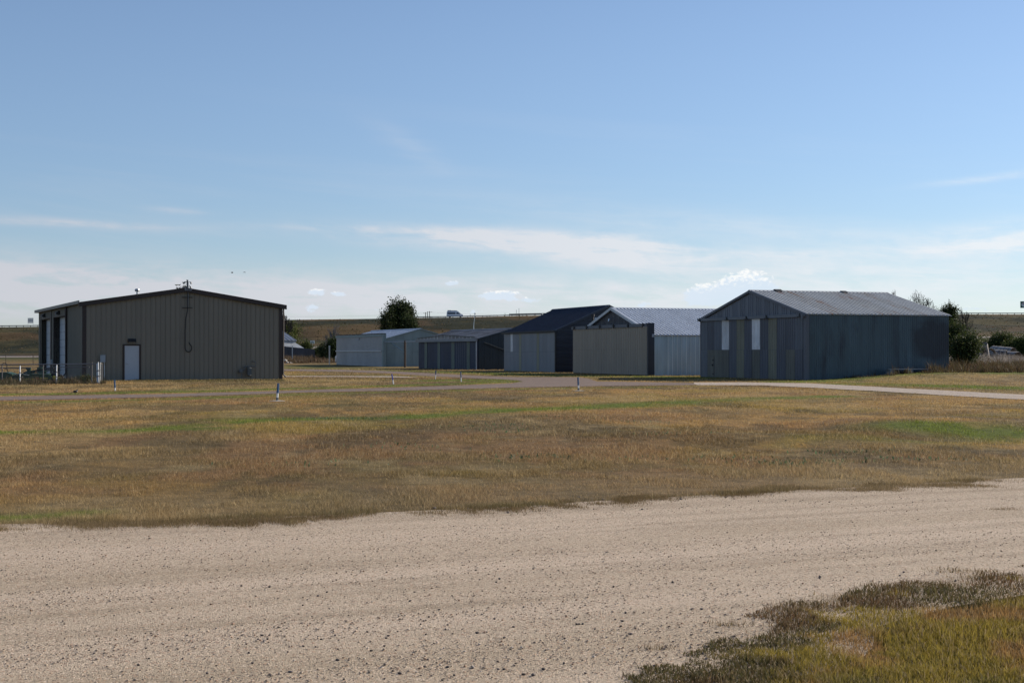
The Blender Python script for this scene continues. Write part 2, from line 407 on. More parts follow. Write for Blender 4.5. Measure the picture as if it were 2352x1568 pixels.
GRNL = [  # greener strips of turf: points along them (px, py), half width in metres, strength
 ([(600, 972), (700, 968), (820, 962), (960, 957), (1110, 946), (1300, 938), (1500, 926), (1700, 917), (1900, 910)], 1.0, 1.0),
 ([(640, 966), (740, 966), (830, 962)], 1.6, .8),
 ([(1180, 941), (1420, 934), (1560, 928)], 1.1, .7),
 ([(0, 1000), (200, 997), (330, 990), (470, 990)], .7, .8), ([(400, 985), (620, 975)], .8, .5),
 ([(2140, 984), (2250, 990), (2352, 996)], 1.3, .7), ([(2000, 1010), (2352, 1015)], 1.2, .35),
 ([(0, 906.5), (390, 900.5), (718, 891.5), (1040, 881.5), (1175, 876.5)], .9, 1.25),
 ([(-600, 926), (0, 906.5)], 1.0, 1.0),
 ([(1030, 874), (1180, 873)], 2.6, .8), ([(0, 925), (390, 917), (718, 905), (1177, 893.5), (1500, 889.5)], .8, .45),
 ([(1960, 882), (2100, 884), (2352, 892)], 2.0, 1.0), ([(1830, 877), (2000, 872), (2352, 873)], 2.5, .6), ([(2352, 892), (2900, 905)], 2.5, .8),
 ([(776, 850), (1000, 853), (1180, 860), (1330, 863), (1500, 865), (1611, 867)], 2.6, .8),
 ([(640, 860), (800, 861), (940, 864)], 2.5, .25), ([(0, 1190), (90, 1186), (180, 1180)], .3, .45), ([(640, 842), (776, 846)], 6, .6),
 ([(250, 900), (700, 885)], 1.0, .2)]
def segdist(x, y, a, b):
    ax, ay = a; bx, by = b; vx, vy = bx - ax, by - ay; L2 = vx * vx + vy * vy + 1e-9
    t = clamp01(((x - ax) * vx + (y - ay) * vy) / L2); return np.hypot(x - ax - t * vx, y - ay - t * vy)
GRNW = [([at(*p) for p in pts], w, s) for pts, w, s in GRNL]
C_TAN = np.array((.420, .262, .098)); C_BRN = np.array((.190, .140, .070)); C_RST = np.array((.330, .175, .085))
C_OLV = np.array((.150, .135, .040)); C_GRN = np.array((.170, .205, .036)); C_STRAW = np.array((.400, .300, .160)); C_YEL = np.array((.270, .205, .040))
def lerp(a, b, t): return a + (b - a) * t[..., None]
def field_color(x, y, ground=False):
    x = np.asarray(x, float); y = np.asarray(y, float)
    n1 = fbm(x * .16, y * .10, 101, 5); n2 = fbm(x * .30 + 3, y * .16, 202, 5); n3 = fbm(x * .9, y * .5, 303, 4, .7); n4 = fbm(x * .12, y * .2, 404, 4)
    c = np.broadcast_to(C_TAN, x.shape + (3,)).copy()
    c = lerp(c, C_BRN, sstep(n1, .48, .62) * .8); n5 = fbm(x * .55 + 9, y * .32, 555, 5, .65); c = lerp(c, C_BRN * .9, sstep(n5, .55, .66) * .55); c = lerp(c, C_YEL * 1.1, sstep(fbm(x * .25 + 3, y * .2, 666, 4), .52, .64) * .5)
    c = lerp(c, C_RST, sstep(n2, .52, .66) * .42); c = lerp(c, np.array((.46, .32, .14)), sstep(fbm(x * .2 + 40, y * .12, 777, 5, .6), .50, .62) * .6); c = lerp(c, C_BRN * .62, sstep(fbm(x * .35 + 7, y * .14, 888, 5, .7), .56, .64) * .6)
    c = lerp(c, C_OLV, sstep(n4 * .6 + n3 * .4, .50, .64) * .4)
    c = lerp(c, C_STRAW, sstep(n3, .58, .74) * .5)
    # nearer the gravel the turf is straw and olive
    c = lerp(c, C_STRAW * .8, (1 - sstep(y - .46 * x, 16.5, 19.5)) * .55)
    g = np.zeros(x.shape)
    for pts, w, s in GRNW:
        d = np.full(x.shape, 1e9)
        for a, b in zip(pts[:-1], pts[1:]): d = np.minimum(d, segdist(x, y, a, b))
        g = np.maximum(g, s * np.exp(-(d / w) ** 2))
    g = clamp01(g * (.65 + 1.3 * sstep(n3 * .5 + n2 * .5, .36, .62)))
    c = lerp(c, C_GRN, g)
    # corner lawn at the near side of the gravel
    dn = np.full(x.shape, 9.); cr_ = (y < 18) & (x > -2)
    if cr_.any():
        xs, ys = x[cr_], y[cr_]; q = np.full(xs.shape, 9.)
        for a, b in zip(nearp[:-1], nearp[1:]): q = np.minimum(q, segdist(xs, ys, a, b))
        dn[cr_] = q
    rag = fbm(x * 1.4, y * 1.4, 79, 4, .65)
    lw = sstep(dn - (rag - .42) * 1.5, .12, .42) * sstep(x - .42 * (y - 6.9), -.2, 1.4)
    yc = lerp(np.broadcast_to(C_YEL, x.shape + (3,)), C_OLV * 1.0, sstep(n3, .45, .62)); yc = lerp(yc, C_RST, sstep(fbm(x * 2.2, y * 2.2, 77, 4), .55, .68) * .65)
    ed = sstep(fbm(x * 1.9, y * 1.9, 78, 3), .3, .6)
    c = np.where((y < 14.)[..., None] & (x > -1)[..., None], yc if not ground else lerp(lerp(np.broadcast_to(np.array((.30, .225, .155) if ground else (.125, .080, .048)), x.shape + (3,)), np.broadcast_to(np.array((.20, .155, .10)) if ground else C_OLV * .65, x.shape + (3,)), ed), yc, lw), c)
    # far rough grass on the bank
    far = sstep(y, 230, 380)
    bk = lerp(np.broadcast_to(np.array((.105, .090, .040)), x.shape + (3,)), np.array((.036, .040, .022)), sstep(fbm(x * .035, y * .06, 501, 5, .65), .40, .60))
    bk = lerp(bk, np.array((.19, .105, .048)), sstep(fbm(x * .03, y * .045, 502, 5, .6), .54, .66) * .45)
    top = sstep(y, 535, 552) * (1 - sstep(y, 556, 560))
    bk = lerp(bk, np.array((.26, .125, .035)), top * sstep(fbm(x * .03, y * .0, 503, 3), .35, .6) * .8)
    mead = sstep(y, 240, 300) * (1 - sstep(y, 425, 431))
    bk = lerp(bk, np.array((.135, .135, .042)), mead * .75)
    c = lerp(c, C_BRN * 1.2, sstep(y, 100, 140) * (1 - far) * .35)
    c = c * (1 - far[..., None]) + bk * far[..., None]
    # pale weedy ground to the right beyond the sheds
    u = x / np.maximum(y, 1)
    gw = sstep(u, .27, .31) * sstep(y, 100, 120) * (1 - sstep(y, 260, 300))
    c = lerp(c, np.array((.20, .175, .15)), gw * .7)
    return c

M_ground = groundmat('dry_ground')
def build_ground():
    rad = np.concatenate(([0.0], np.geomspace(2.5, 12, 24), np.geomspace(12.3, 120, 190), np.geomspace(121.5, 425, 70), np.linspace(428, 600, 90), np.geomspace(604, 9000, 26)))
    a_f = np.concatenate((np.arange(-26, 26.01, .16), np.arange(27.5, 90, 2.5), np.arange(90, 270, 10), np.arange(270, 333.9, 2.5)))
    a_f = np.unique(np.mod(a_f, 360)); A = np.radians(a_f)
    # rows follow the depth away from the camera inside the fan of view
    rr, aa = np.meshgrid(rad[1:], A, indexing='ij')
    X = rr * np.sin(aa); Y = rr * np.cos(aa)
    Z = zterrain(X, Y)
    V = np.stack((X, Y, Z), -1).reshape(-1, 3)
    V = np.vstack((V, [[0, 0, 0]])); nr, na = rr.shape
    i, j = np.meshgrid(np.arange(nr - 1), np.arange(na), indexing='ij'); j2 = (j + 1) % na
    q = np.stack((i * na + j, (i + 1) * na + j, (i + 1) * na + j2, i * na + j2), -1).reshape(-1, 4)[:, ::-1]
    col = field_color(V[:, 0], V[:, 1], True) * .68
    o = npmesh('ground', V, q, M_ground, col, smooth=True)
    jj = np.arange(na); t = np.stack((np.full(na, len(V) - 1), jj, (jj + 1) % na), -1)
    me = o.data
    bm = bmesh.new(); bm.from_mesh(me); bm.verts.ensure_lookup_table()
    for a, b, c in t:
        try: bm.faces.new((bm.verts[a], bm.verts[c], bm.verts[b]))
        except Exception: pass
    bmesh.ops.recalc_face_normals(bm, faces=bm.faces)
    bm.to_mesh(me); bm.free()
    tag(o, kind='structure'); return o
build_ground()

def flat(name, poly, m, z=.012, kind='structure'):
    tris = tessellate_polygon([[Vector((p[0], p[1], 0)) for p in poly]])
    v = np.array([(p[0], p[1], z) for p in poly]); t = np.array(tris)
    # face up
    a = v[t[:, 1]] - v[t[:, 0]]; b = v[t[:, 2]] - v[t[:, 0]]; neg = (a[:, 0] * b[:, 1] - a[:, 1] * b[:, 0]) < 0
    t[neg] = t[neg][:, ::-1]
    o = npmesh(name, v, t, m); o['kind'] = kind; return o
M_gravel = gravelmat('pale_gravel', (.520, .418, .318), (.385, .305, .215), (.065, .056, .050), rut=.75, scale=60, bumpd=.014)
M_lane = gravelmat('lane_gravel', (.43, .36, .30), (.36, .30, .245), (.09, .08, .07), scale=20, rut=.1)
M_tar = gravelmat('old_asphalt', (.205, .155, .128), (.165, .125, .105), (.08, .07, .06), scale=16, rut=.25, along=40)
flat('gravel_road', ROAD_SHEET, M_gravel)
flat('asphalt_taxiway', TAXI, M_tar, .012)
flat('gravel_lane', LANE, M_lane, .018)
flat('gravel_track', TRACK, M_lane, .014)
# frontage road at the foot of the bank, and the highway on top
def ribbon(name, y0, y1, dz, m, x0=-900, x1=900, n=240):
    xs = np.linspace(x0, x1, n); v = []
    for y in (y0, y1):
        zz = zterrain(xs, np.full(n, y)) + dz
        v += list(zip(xs, [y] * n, zz))
    q = np.array([(i, i + 1, n + i + 1, n + i) for i in range(n - 1)])
    o = npmesh(name, np.array(v), q, m); o['kind'] = 'structure'
M_front = gravelmat('frontage_asphalt', (.30, .26, .235), (.26, .22, .20), (.15, .13, .12), scale=4, rut=.1, along=0)
ribbon('frontage_road', 433, 445, .07, M_front)
ribbon('highway', 558.5, 575, .12, M_front)

# ------------------------------------------------------------------ grass
M_grass = leafmat('grass_blades', .7, .35, .25)
FOOT = []     # building footprints, no grass inside
def blades(name, x, y, h, w, col, lean=.5, two=True, cbase=.55):
    n = len(x); z = zterrain(x, y)
    a = rng.uniform(0, 2 * np.pi, n); l = rng.uniform(0, 1, n) ** .7 * lean; la = rng.uniform(0, 2 * np.pi, n)
    dx_, dy_ = np.cos(a) * w / 2, np.sin(a) * w / 2
    ox, oy = np.cos(la) * l * h, np.sin(la) * l * h
    hz = h * np.sqrt(np.maximum(.1, 1 - (l * .8) ** 2))
    if two:
        V = np.empty((n, 5, 3)); 
        V[:, 0] = np.stack((x - dx_, y - dy_, z - .01), -1); V[:, 1] = np.stack((x + dx_, y + dy_, z - .01), -1)
        V[:, 2] = np.stack((x - dx_ * .7 + ox * .3, y - dy_ * .7 + oy * .3, z + hz * .6), -1); V[:, 3] = np.stack((x + dx_ * .7 + ox * .3, y + dy_ * .7 + oy * .3, z + hz * .6), -1)
        V[:, 4] = np.stack((x + ox, y + oy, z + hz), -1)
        b = np.arange(n)[:, None] * 5; T = np.concatenate((b + [0, 1, 3], b + [0, 3, 2], b + [2, 3, 4])); k = 5
    else:
        V = np.empty((n, 3, 3))
        V[:, 0] = np.stack((x - dx_, y - dy_, z - .01), -1); V[:, 1] = np.stack((x + dx_, y + dy_, z - .01), -1); V[:, 2] = np.stack((x + ox, y + oy, z + hz), -1)
        b = np.arange(n)[:, None] * 3; T = b + [0, 1, 2]; k = 3
    C = np.repeat(col[:, None, :], k, 1).copy()
    o = npmesh(name, V.reshape(-1, 3), T, M_grass, C.reshape(-1, 3)); return o
def scatter(n, Y0, Y1, umax=.46, bias=1.0):
    t = rng.uniform(0, 1, n); inv = 1 / Y0 + t ** bias * (1 / Y1 - 1 / Y0); Y = 1 / inv
    return rng.uniform(-umax, umax, n) * Y, Y
def bar_noise(x, y): return fbm(x * 1.6, y * 1.6, 900, 3, .6)
def keep_off(x, y):
    k = np.ones(x.shape, bool)
    for p in (ROAD, TAXI, LANE, TRACK) + tuple(FOOT): k &= ~inside(p, x, y)
    return k
def roadside(x, y):     # distance past the far edge of the near road
    return segdist(x, y, at(0, 1213), at(700, 1193)), 0
def fieldcols(x, y, n):
    c = field_color(x, y); r = rng.uniform(.8, 1.5, n)[:, None]; c = c * r
    gr = c[:, 1] > c[:, 0]; s = (rng.uniform(0, 1, n) < .13) & ~gr; c[s] = c[s] * .5 + C_STRAW * .8 * rng.uniform(.8, 1.4, (s.sum(), 1)); s = rng.uniform(0, 1, n) < .10; c[s] *= .5
    return np.clip(c, .01, .8)
def do_grass():
    # mid field
    for (n, Y0, Y1, two, nm) in ((330000, 12.6, 26, False, 'field_grass'), (250000, 26, 60, False, 'field_grass'), (150000, 60, 150, False, 'field_grass')):
        x, y = scatter(n, Y0, Y1, .46 if Y1 < 100 else .42)
        k = keep_off(x, y)
        cl = fbm(x * 1.1, y * .9, 61, 4, .65); k &= rng.uniform(0, 1, n) < .35 + 1.1 * sstep(cl, .35, .6)
        x, y, cl = x[k], y[k], cl[k]; m = len(x)
        edge = np.minimum.reduce([segdist(x, y, at(0, 1213), at(700, 1193)), segdist(x, y, at(700, 1193), at(1500, 1152)), segdist(x, y, at(1500, 1152), at(2352, 1103))])
        h = (.022 + .042 * sstep(cl, .4, .7)) * rng.uniform(.5, 1.5, m) * (1 + .25 * np.exp(-(edge / .5) ** 2))
        w = np.maximum(.005, y * .00042) * rng.uniform(.7, 1.4, m)
        h = np.maximum(h, y * .0008)
        c = fieldcols(x, y, m)
        dk = np.exp(-(edge / .35) ** 2) * sstep(fbm(x * .8, y * .8, 71, 3), .42, .58)
        c = c * (1 - .0 * dk[:, None]); c = lerp(c, C_OLV * .55, dk * .8)
        o = blades(nm, x, y, h, w, c, 1.15, two); tag(o, None, None, kind='stuff')
        o['label'] = 'short dry tan and green grass of the field'
    # corner lawn
    n = 620000
    x, y = scatter(n, 5.6, 22, .62, 1.0); dn = np.full(n, 9.)
    for a, b in zip(nearp[:-1], nearp[1:]): dn = np.minimum(dn, segdist(x, y, a, b))
    sd = np.where(inside(ROAD, x, y), -dn, dn); sv = sd + (fbm(x * 1.6, y * 1.6, 95, 4, .65) - .50) * 1.2
    k = (x > -.6) & (rng.uniform(0, 1, n) < sstep(sv, -.12, .03)) & (y < 6.2 + x * 1.45 + 3)
    k &= ~((y > 13) & (y > 15.4 + (x - .9) * .46 - 2.6))
    x, y, sv, dn = x[k], y[k], sv[k], dn[k]; m = len(x)
    cl = fbm(x * 3, y * 3, 62, 3, .6); lw = sstep(sv, .1, .7)
    h = (.034 + .010 * lw) * (.4 + 1.3 * cl) * rng.uniform(.6, 1.4, m)
    w = .0045 * rng.uniform(.7, 1.4, m) * np.where(sv < .4, 1.5, 1.0)
    c = field_color(x, y)
    ed = rng.uniform(0, 1, m) * .6 + .4 * sstep(fbm(x * 2.1, y * 2.1, 78, 3), .35, .6)
    bd = lerp(np.broadcast_to(np.array((.150, .085, .046)), (m, 3)), np.array((.090, .088, .030)), ed)
    c = lerp(bd, c, sstep(sv + (fbm(x * 3.1, y * 3.1, 96, 3) - .5) * .5, .26, .50)) * rng.uniform(.5, 1.6, m)[:, None]
    s = (rng.uniform(0, 1, m) < .12) & (dn > .4); c[s] = C_STRAW * rng.uniform(.7, 1.1, (s.sum(), 1))
    o = blades('lawn_grass', x, y, h, w, np.clip(c, .01, .7), .8, True); tag(o, kind='stuff'); o['label'] = 'yellow green lawn grass at the near side of the gravel'
    # straggling tufts that creep on to the gravel
    xs = []; ys = []
    for (px, py, r) in [(1682, 1439, .07), (1515, 1493, .05), (2205, 1316, .13), (2250, 1330, .12), (1860, 1396, .16), (1840, 1405, .12), (1960, 1378, .2), (2080, 1352, .2), (2160, 1345, .16), (2300, 1172, .10)]:
        a, b = at(px, py); q = int(2400 * r); xs.append(rng.normal(a, r, q)); ys.append(rng.normal(b, r * .5, q))
    ex, ey = [], []
    for A_, B_, q in (((-120, 1217), (0, 1213), 6000), ((0, 1213), (700, 1193), 42000), ((700, 1193), (1500, 1152), 46000), ((1500, 1152), (2352, 1103), 46000), ((2352, 1103), (2700, 1087), 8000)):
        a = np.array(at(*A_)); b = np.array(at(*B_)); tt = rng.uniform(0, 1, (q, 1)); p = a + (b - a) * tt; nn = np.array([-(b - a)[1], (b - a)[0]]); nn /= np.linalg.norm(nn)
        off = rng.normal(.10, .20, (q, 1)) + (fbm(p[:, 0] * 1.2, p[:, 1] * .5, 333, 4, .65)[:, None] - .5) * 1.6
        p = p + nn * off; g_ = sstep(fbm(p[:, 0] * 1.5, p[:, 1] * 1.5, 334, 4, .6), .42, .60); k_ = rng.uniform(0, 1, q) < .05 + g_; ex.append(p[k_, 0]); ey.append(p[k_, 1])
    xs += ex; ys += ey
    x = np.concatenate(xs); y = np.concatenate(ys); m = len(x)
    tn = sstep(fbm(x * .9, y * .9, 335, 3), .40, .56); c = lerp(lerp(np.broadcast_to(C_OLV * .55, (m, 3)), np.array((.17, .11, .06)), rng.uniform(0, 1, m) ** .6), C_STRAW * .55, tn * rng.uniform(0, 1, m)) * rng.uniform(.7, 1.9, m)[:, None]
    o = blades('edge_tufts', x, y, .038 * rng.uniform(.3, 1.5, m), .005 * rng.uniform(.8, 1.6, m), c, .9, False); tag(o, kind='stuff'); o['label'] = 'brown grass tufts creeping over the gravel edge'
    # seed stalks standing above the turf
    n = 2600; x, y = scatter(n, 12.8, 30, .42); k = keep_off(x, y) & (fbm(x * .6, y * .5, 88, 3) > .5); x, y = x[k], y[k]; m = len(x)
    o = blades('seed_stalks', x, y, rng.uniform(.06, .15, m), np.maximum(.003, y * .00018), np.tile(C_STRAW * 1.5, (m, 1)), .5, True); tag(o, kind='stuff'); o['label'] = 'pale dry seed stalks above the field turf'
    # leafy broad weeds
    xs = []; ys = []
    for (px, py, q) in [(1300, 962, 40), (1640, 1050, 60), (1790, 1064, 60), (1880, 1062, 45), (1960, 1034, 60), (1215, 1048, 50), (900, 1027, 40), (1460, 966, 40), (1410, 1054, 30), (720, 966, 90), (780, 962, 120), (810, 960, 120), (640, 1066, 30), (2080, 1054, 60), (1110, 985, 60), (1180, 993, 50), (1560, 1000, 50)]:
        a, b = at(px, py); xs.append(rng.normal(a, .55, q)); ys.append(rng.normal(b, .3, q))
    x = np.concatenate(xs); y = np.concatenate(ys); m = len(x)
    o = blades('broadleaf_weeds', x, y, rng.uniform(.02, .07, m), rng.uniform(.015, .035, m), np.array((.11, .15, .075)) * rng.uniform(.5, 1.5, (m, 1)), .9, True); tag(o, kind='stuff'); o['label'] = 'small grey green leafy weeds in the field'

# ------------------------------------------------------------------ stones on the gravel
def do_stones():
    M_st = leafmat('stone', .9, .0, .2)
    ico = bmesh.new(); bmesh.ops.create_icosphere(ico, subdivisions=1, radius=1); ico.verts.ensure_lookup_table()
    base = np.array([v.co[:] for v in ico.verts]); tri = np.array([[v.index for v in f.verts] for f in ico.faces]); ico.free()
    octv = np.array([(1, 0, 0), (-1, 0, 0), (0, 1, 0), (0, -1, 0), (0, 0, 1), (0, 0, -.4)], float); octf = np.array([(0, 2, 4), (2, 1, 4), (1, 3, 4), (3, 0, 4), (2, 0, 5), (1, 2, 5), (3, 1, 5), (0, 3, 5)])
    def stones(name, x, y, r, col, bv, bf, kind='stuff'):
        n = len(x); k = len(bv); a = rng.uniform(0, 6.28, n)
        V = bv[None] * (1 + rng.uniform(-.28, .28, (n, k, 1))) * r[:, None, None] * np.stack((rng.uniform(.8, 1.4, n), rng.uniform(.7, 1.1, n), rng.uniform(.5, .8, n)), -1)[:, None]
        c, s = np.cos(a)[:, None], np.sin(a)[:, None]
        X = V[..., 0] * c - V[..., 1] * s + x[:, None]; Y = V[..., 0] * s + V[..., 1] * c + y[:, None]; Z = V[..., 2] + .014 + r[:, None] * .25
        V = np.stack((X, Y, Z), -1).reshape(-1, 3); T = (bf[None] + (np.arange(n) * k)[:, None, None]).reshape(-1, 3)
        o = npmesh(name, V, T, M_st, np.repeat(col, k, 0)); o['kind'] = kind; return o
    n = 62000; x, y = scatter(n, 5.6, 19, .5); rt = fbm(x * .35 + y * .2, (y - .46 * x) * 1.6, 444, 4)
    k = inside(ROAD, x, y) & (rng.uniform(0, 1, n) < .15 + 1.4 * sstep(rt, .42, .62)); x, y = x[k], y[k]; m = len(x)
    r = .0035 + .0075 * rng.uniform(0, 1, m) ** 5
    pal = np.array([(.42, .33, .25), (.30, .24, .19), (.10, .08, .07), (.52, .44, .37), (.30, .19, .13), (.16, .14, .13)])
    col = pal[rng.choice(6, m, p=[.36, .27, .06, .17, .09, .05])] * rng.uniform(.8, 1.2, (m, 1))
    o = stones('gravel_stones', x, y, r, col, octv, octf); o['label'] = 'loose pebbles scattered over the pale gravel road'
    xs = []; ys = []; rs = []
    for (px, py, q, sp, rr) in [(1180, 1168, 12, .5, .018), (1290, 1352, 10, .7, .014), (2100, 1440, 3, .2, .02), (1800, 1140, 14, 1., .018), (1650, 1142, 10, .8, .018), (740, 1362, 5, .4, .018), (1000, 1520, 30, 1.0, .012),
                                (1120, 1440, 25, .8, .012), (2050, 1330, 5, .5, .016), (600, 1500, 40, .8, .011), (1560, 1470, 14, .5, .014), (1420, 1420, 14, .5, .013), (1150, 1550, 8, .25, .016)]:
        a, b = at(px, py); xs.append(rng.normal(a, sp, q)); ys.append(rng.normal(b, sp * .4, q)); rs.append(rr * .68 * rng.uniform(.4, 1.3, q))
    x = np.concatenate(xs); y = np.concatenate(ys); r = np.concatenate(rs); m = len(x)
    o = stones('larger_stones', x, y, r, np.tile((.12, .10, .09), (m, 1)) * rng.uniform(.6, 1.8, (m, 1)), base, tri); o['label'] = 'dark larger stones lying on the gravel road'

# ------------------------------------------------------------------ sheet metal
def sheet(name, m, parent, O, U, V, N, u0, u1, vb, vt, pitch, rw=.05, rh=.02, t=.014, gap=.006, off=None, sh=.28):
    """one formed metal sheet: cross-section of flats and ribs along U, cut to vb(u)..vt(u) along V."""
    u0 += gap / 2; u1 -= gap / 2
    prof = [(u0, t)]
    k = math.ceil((u0 - (off or 0)) / pitch)
    while True:
        c = k * pitch + (off or 0)
        if c + rw / 2 > u1 - .004: break
        if c - rw / 2 > u0 + .004: prof += [(c - rw / 2, t), (c - rw * sh, t + rh), (c + rw * sh, t + rh), (c + rw / 2, t)]
        k += 1
    prof += [(u1, t)]
    O, U, V, N = map(Vector, (O, U, V, N)); P = []
    for (u, d) in prof: P.append(O + U * u + V * vb(u) + N * d)
    for (u, d) in prof: P.append(O + U * u + V * vt(u) + N * d)
    n = len(prof); b = len(P)
    for u in (u0, u1):
        for vf in (vb, vt): P.append(O + U * u + V * vf(u))
    F = [(i, i + 1, n + i + 1, n + i) for i in range(n - 1)]
    F += [(0, n, b + 1, b), (n - 1, b + 2, b + 3, 2 * n - 1)]
    F += [tuple(range(n)) + (b + 2, b), tuple(range(n, 2 * n)) + (b + 3, b + 1), (b, b + 1, b + 3, b + 2)]
    mb = MB(); mb.poly(P, F)
    return mb.build(name, m, parent)
def const(c): return lambda u: c
X3, Y3, Z3 = (1, 0, 0), (0, 1, 0), (0, 0, 1)
def shed(loc, rz, W, L, eave, ridge, ridge_along, m_core, name, label, cat, base=-.6):
    root = empty(name, (loc[0], loc[1], 0), rz, label, cat)
    mb = MB(); i = .0
    if ridge_along == 'y': mb.prism([(0, base), (W, base), (W, eave), (W / 2, ridge), (0, eave)], 'xz', 0, L)
    else: mb.prism([(0, base), (L, base), (L, eave), (L / 2, ridge), (0, eave)], 'yz', 0, W)
    mb.build('wall', m_core, root)
    c, s = math.cos(rz), math.sin(rz)
    fp = [(-.1, -.1), (W + .1, -.1), (W + .1, L + .1), (-.1, L + .1)]
    FOOT.append([(loc[0] + c * a - s * b, loc[1] + s * a + c * b) for a, b in fp])
    return root
def roof_sheets(root, m, W, L, eave, ridge, ridge_along, sw, pitch, rw=.06, rh=.03, over=.15, name='roof_panel', mats=None, lift=.02, oe=.12):
    """both slopes; over = past the gable ends, oe = past the eaves"""
    span, run = (W, L) if ridge_along == 'y' else (L, W)
    h = span / 2; sl = math.hypot(h, ridge - eave); ca, sa = h / sl, (ridge - eave) / sl
    n = max(1, round((run + 2 * over) / sw)); w = (run + 2 * over) / n
    for side in (0, 1):
        for k in range(n):
            if ridge_along == 'y':
                O = (0, 0, eave + lift) if side == 0 else (W, 0, eave + lift); U = Y3
                V = (ca, 0, sa) if side == 0 else (-ca, 0, sa); Nn = (-sa, 0, ca) if side == 0 else (sa, 0, ca)
            else:
                O = (0, 0, eave + lift) if side == 0 else (0, L, eave + lift); U = X3
                V = (0, ca, sa) if side == 0 else (0, -ca, sa); Nn = (0, -sa, ca) if side == 0 else (0, sa, ca)
            mm = mats(side, k, n) if mats else m
            sheet(name, mm, root, O, U, V, Nn, -over + k * w, -over + (k + 1) * w, const(-oe), const(sl + .02), w / max(1, round(w / pitch)), rw, rh, .012, off=-over + k * w + w / max(1, round(w / pitch)) / 2, gap=.0, sh=.44)
    mb = MB()       # ridge cap
    r = ridge + lift + .05
    if ridge_along == 'y': mb.prism([(W / 2 - .22, r - .22 * sa / ca + .0), (W / 2, r + .035), (W / 2 + .22, r - .22 * sa / ca), (W / 2, r)], 'xz', -over, L + over)
    else: mb.prism([(L / 2 - .22, r - .22 * sa / ca), (L / 2, r + .035), (L / 2 + .22, r - .22 * sa / ca), (L / 2, r)], 'yz', -over, W + over)
    mb.build('ridge_cap', m, root)

M_tan = mat('tan_siding', (.190, .176, .142), .55, 0, .06, (1, 1, .3), .8, spec=.4)
M_trim = mat('dark_brown_trim', (.030, .020, .017), .6, 0, .2)
M_white = mat('white_door_paint', (.38, .42, .46), .5, 0, .05)
M_eave = mat('eave_gutter', (.13, .115, .105), .5, 0, .15)
M_black = mat('black_paint', (.012, .012, .013), .6, 0, .3)
M_galv = mat('galvanised', (.46, .48, .50), .42, .75, .18, (1, 1, .5), 3)
M_roofdk = mat('brown_roof', (.07, .055, .048), .5, 0, .2)
M_mast = mat('grey_mast_metal', (.12, .125, .13), .5, .3, .2)
M_grey = mat('grey_plastic', (.28, .33, .37), .5, 0, .1)
M_conc = mat('concrete', (.42, .39, .35), .9, 0, .2, (1, 1, 1), 4, bump=.3)
M_wood = mat('weathered_wood', (.13, .095, .07), .9, 0, .35, (3, 3, .3), 4, bump=.4)

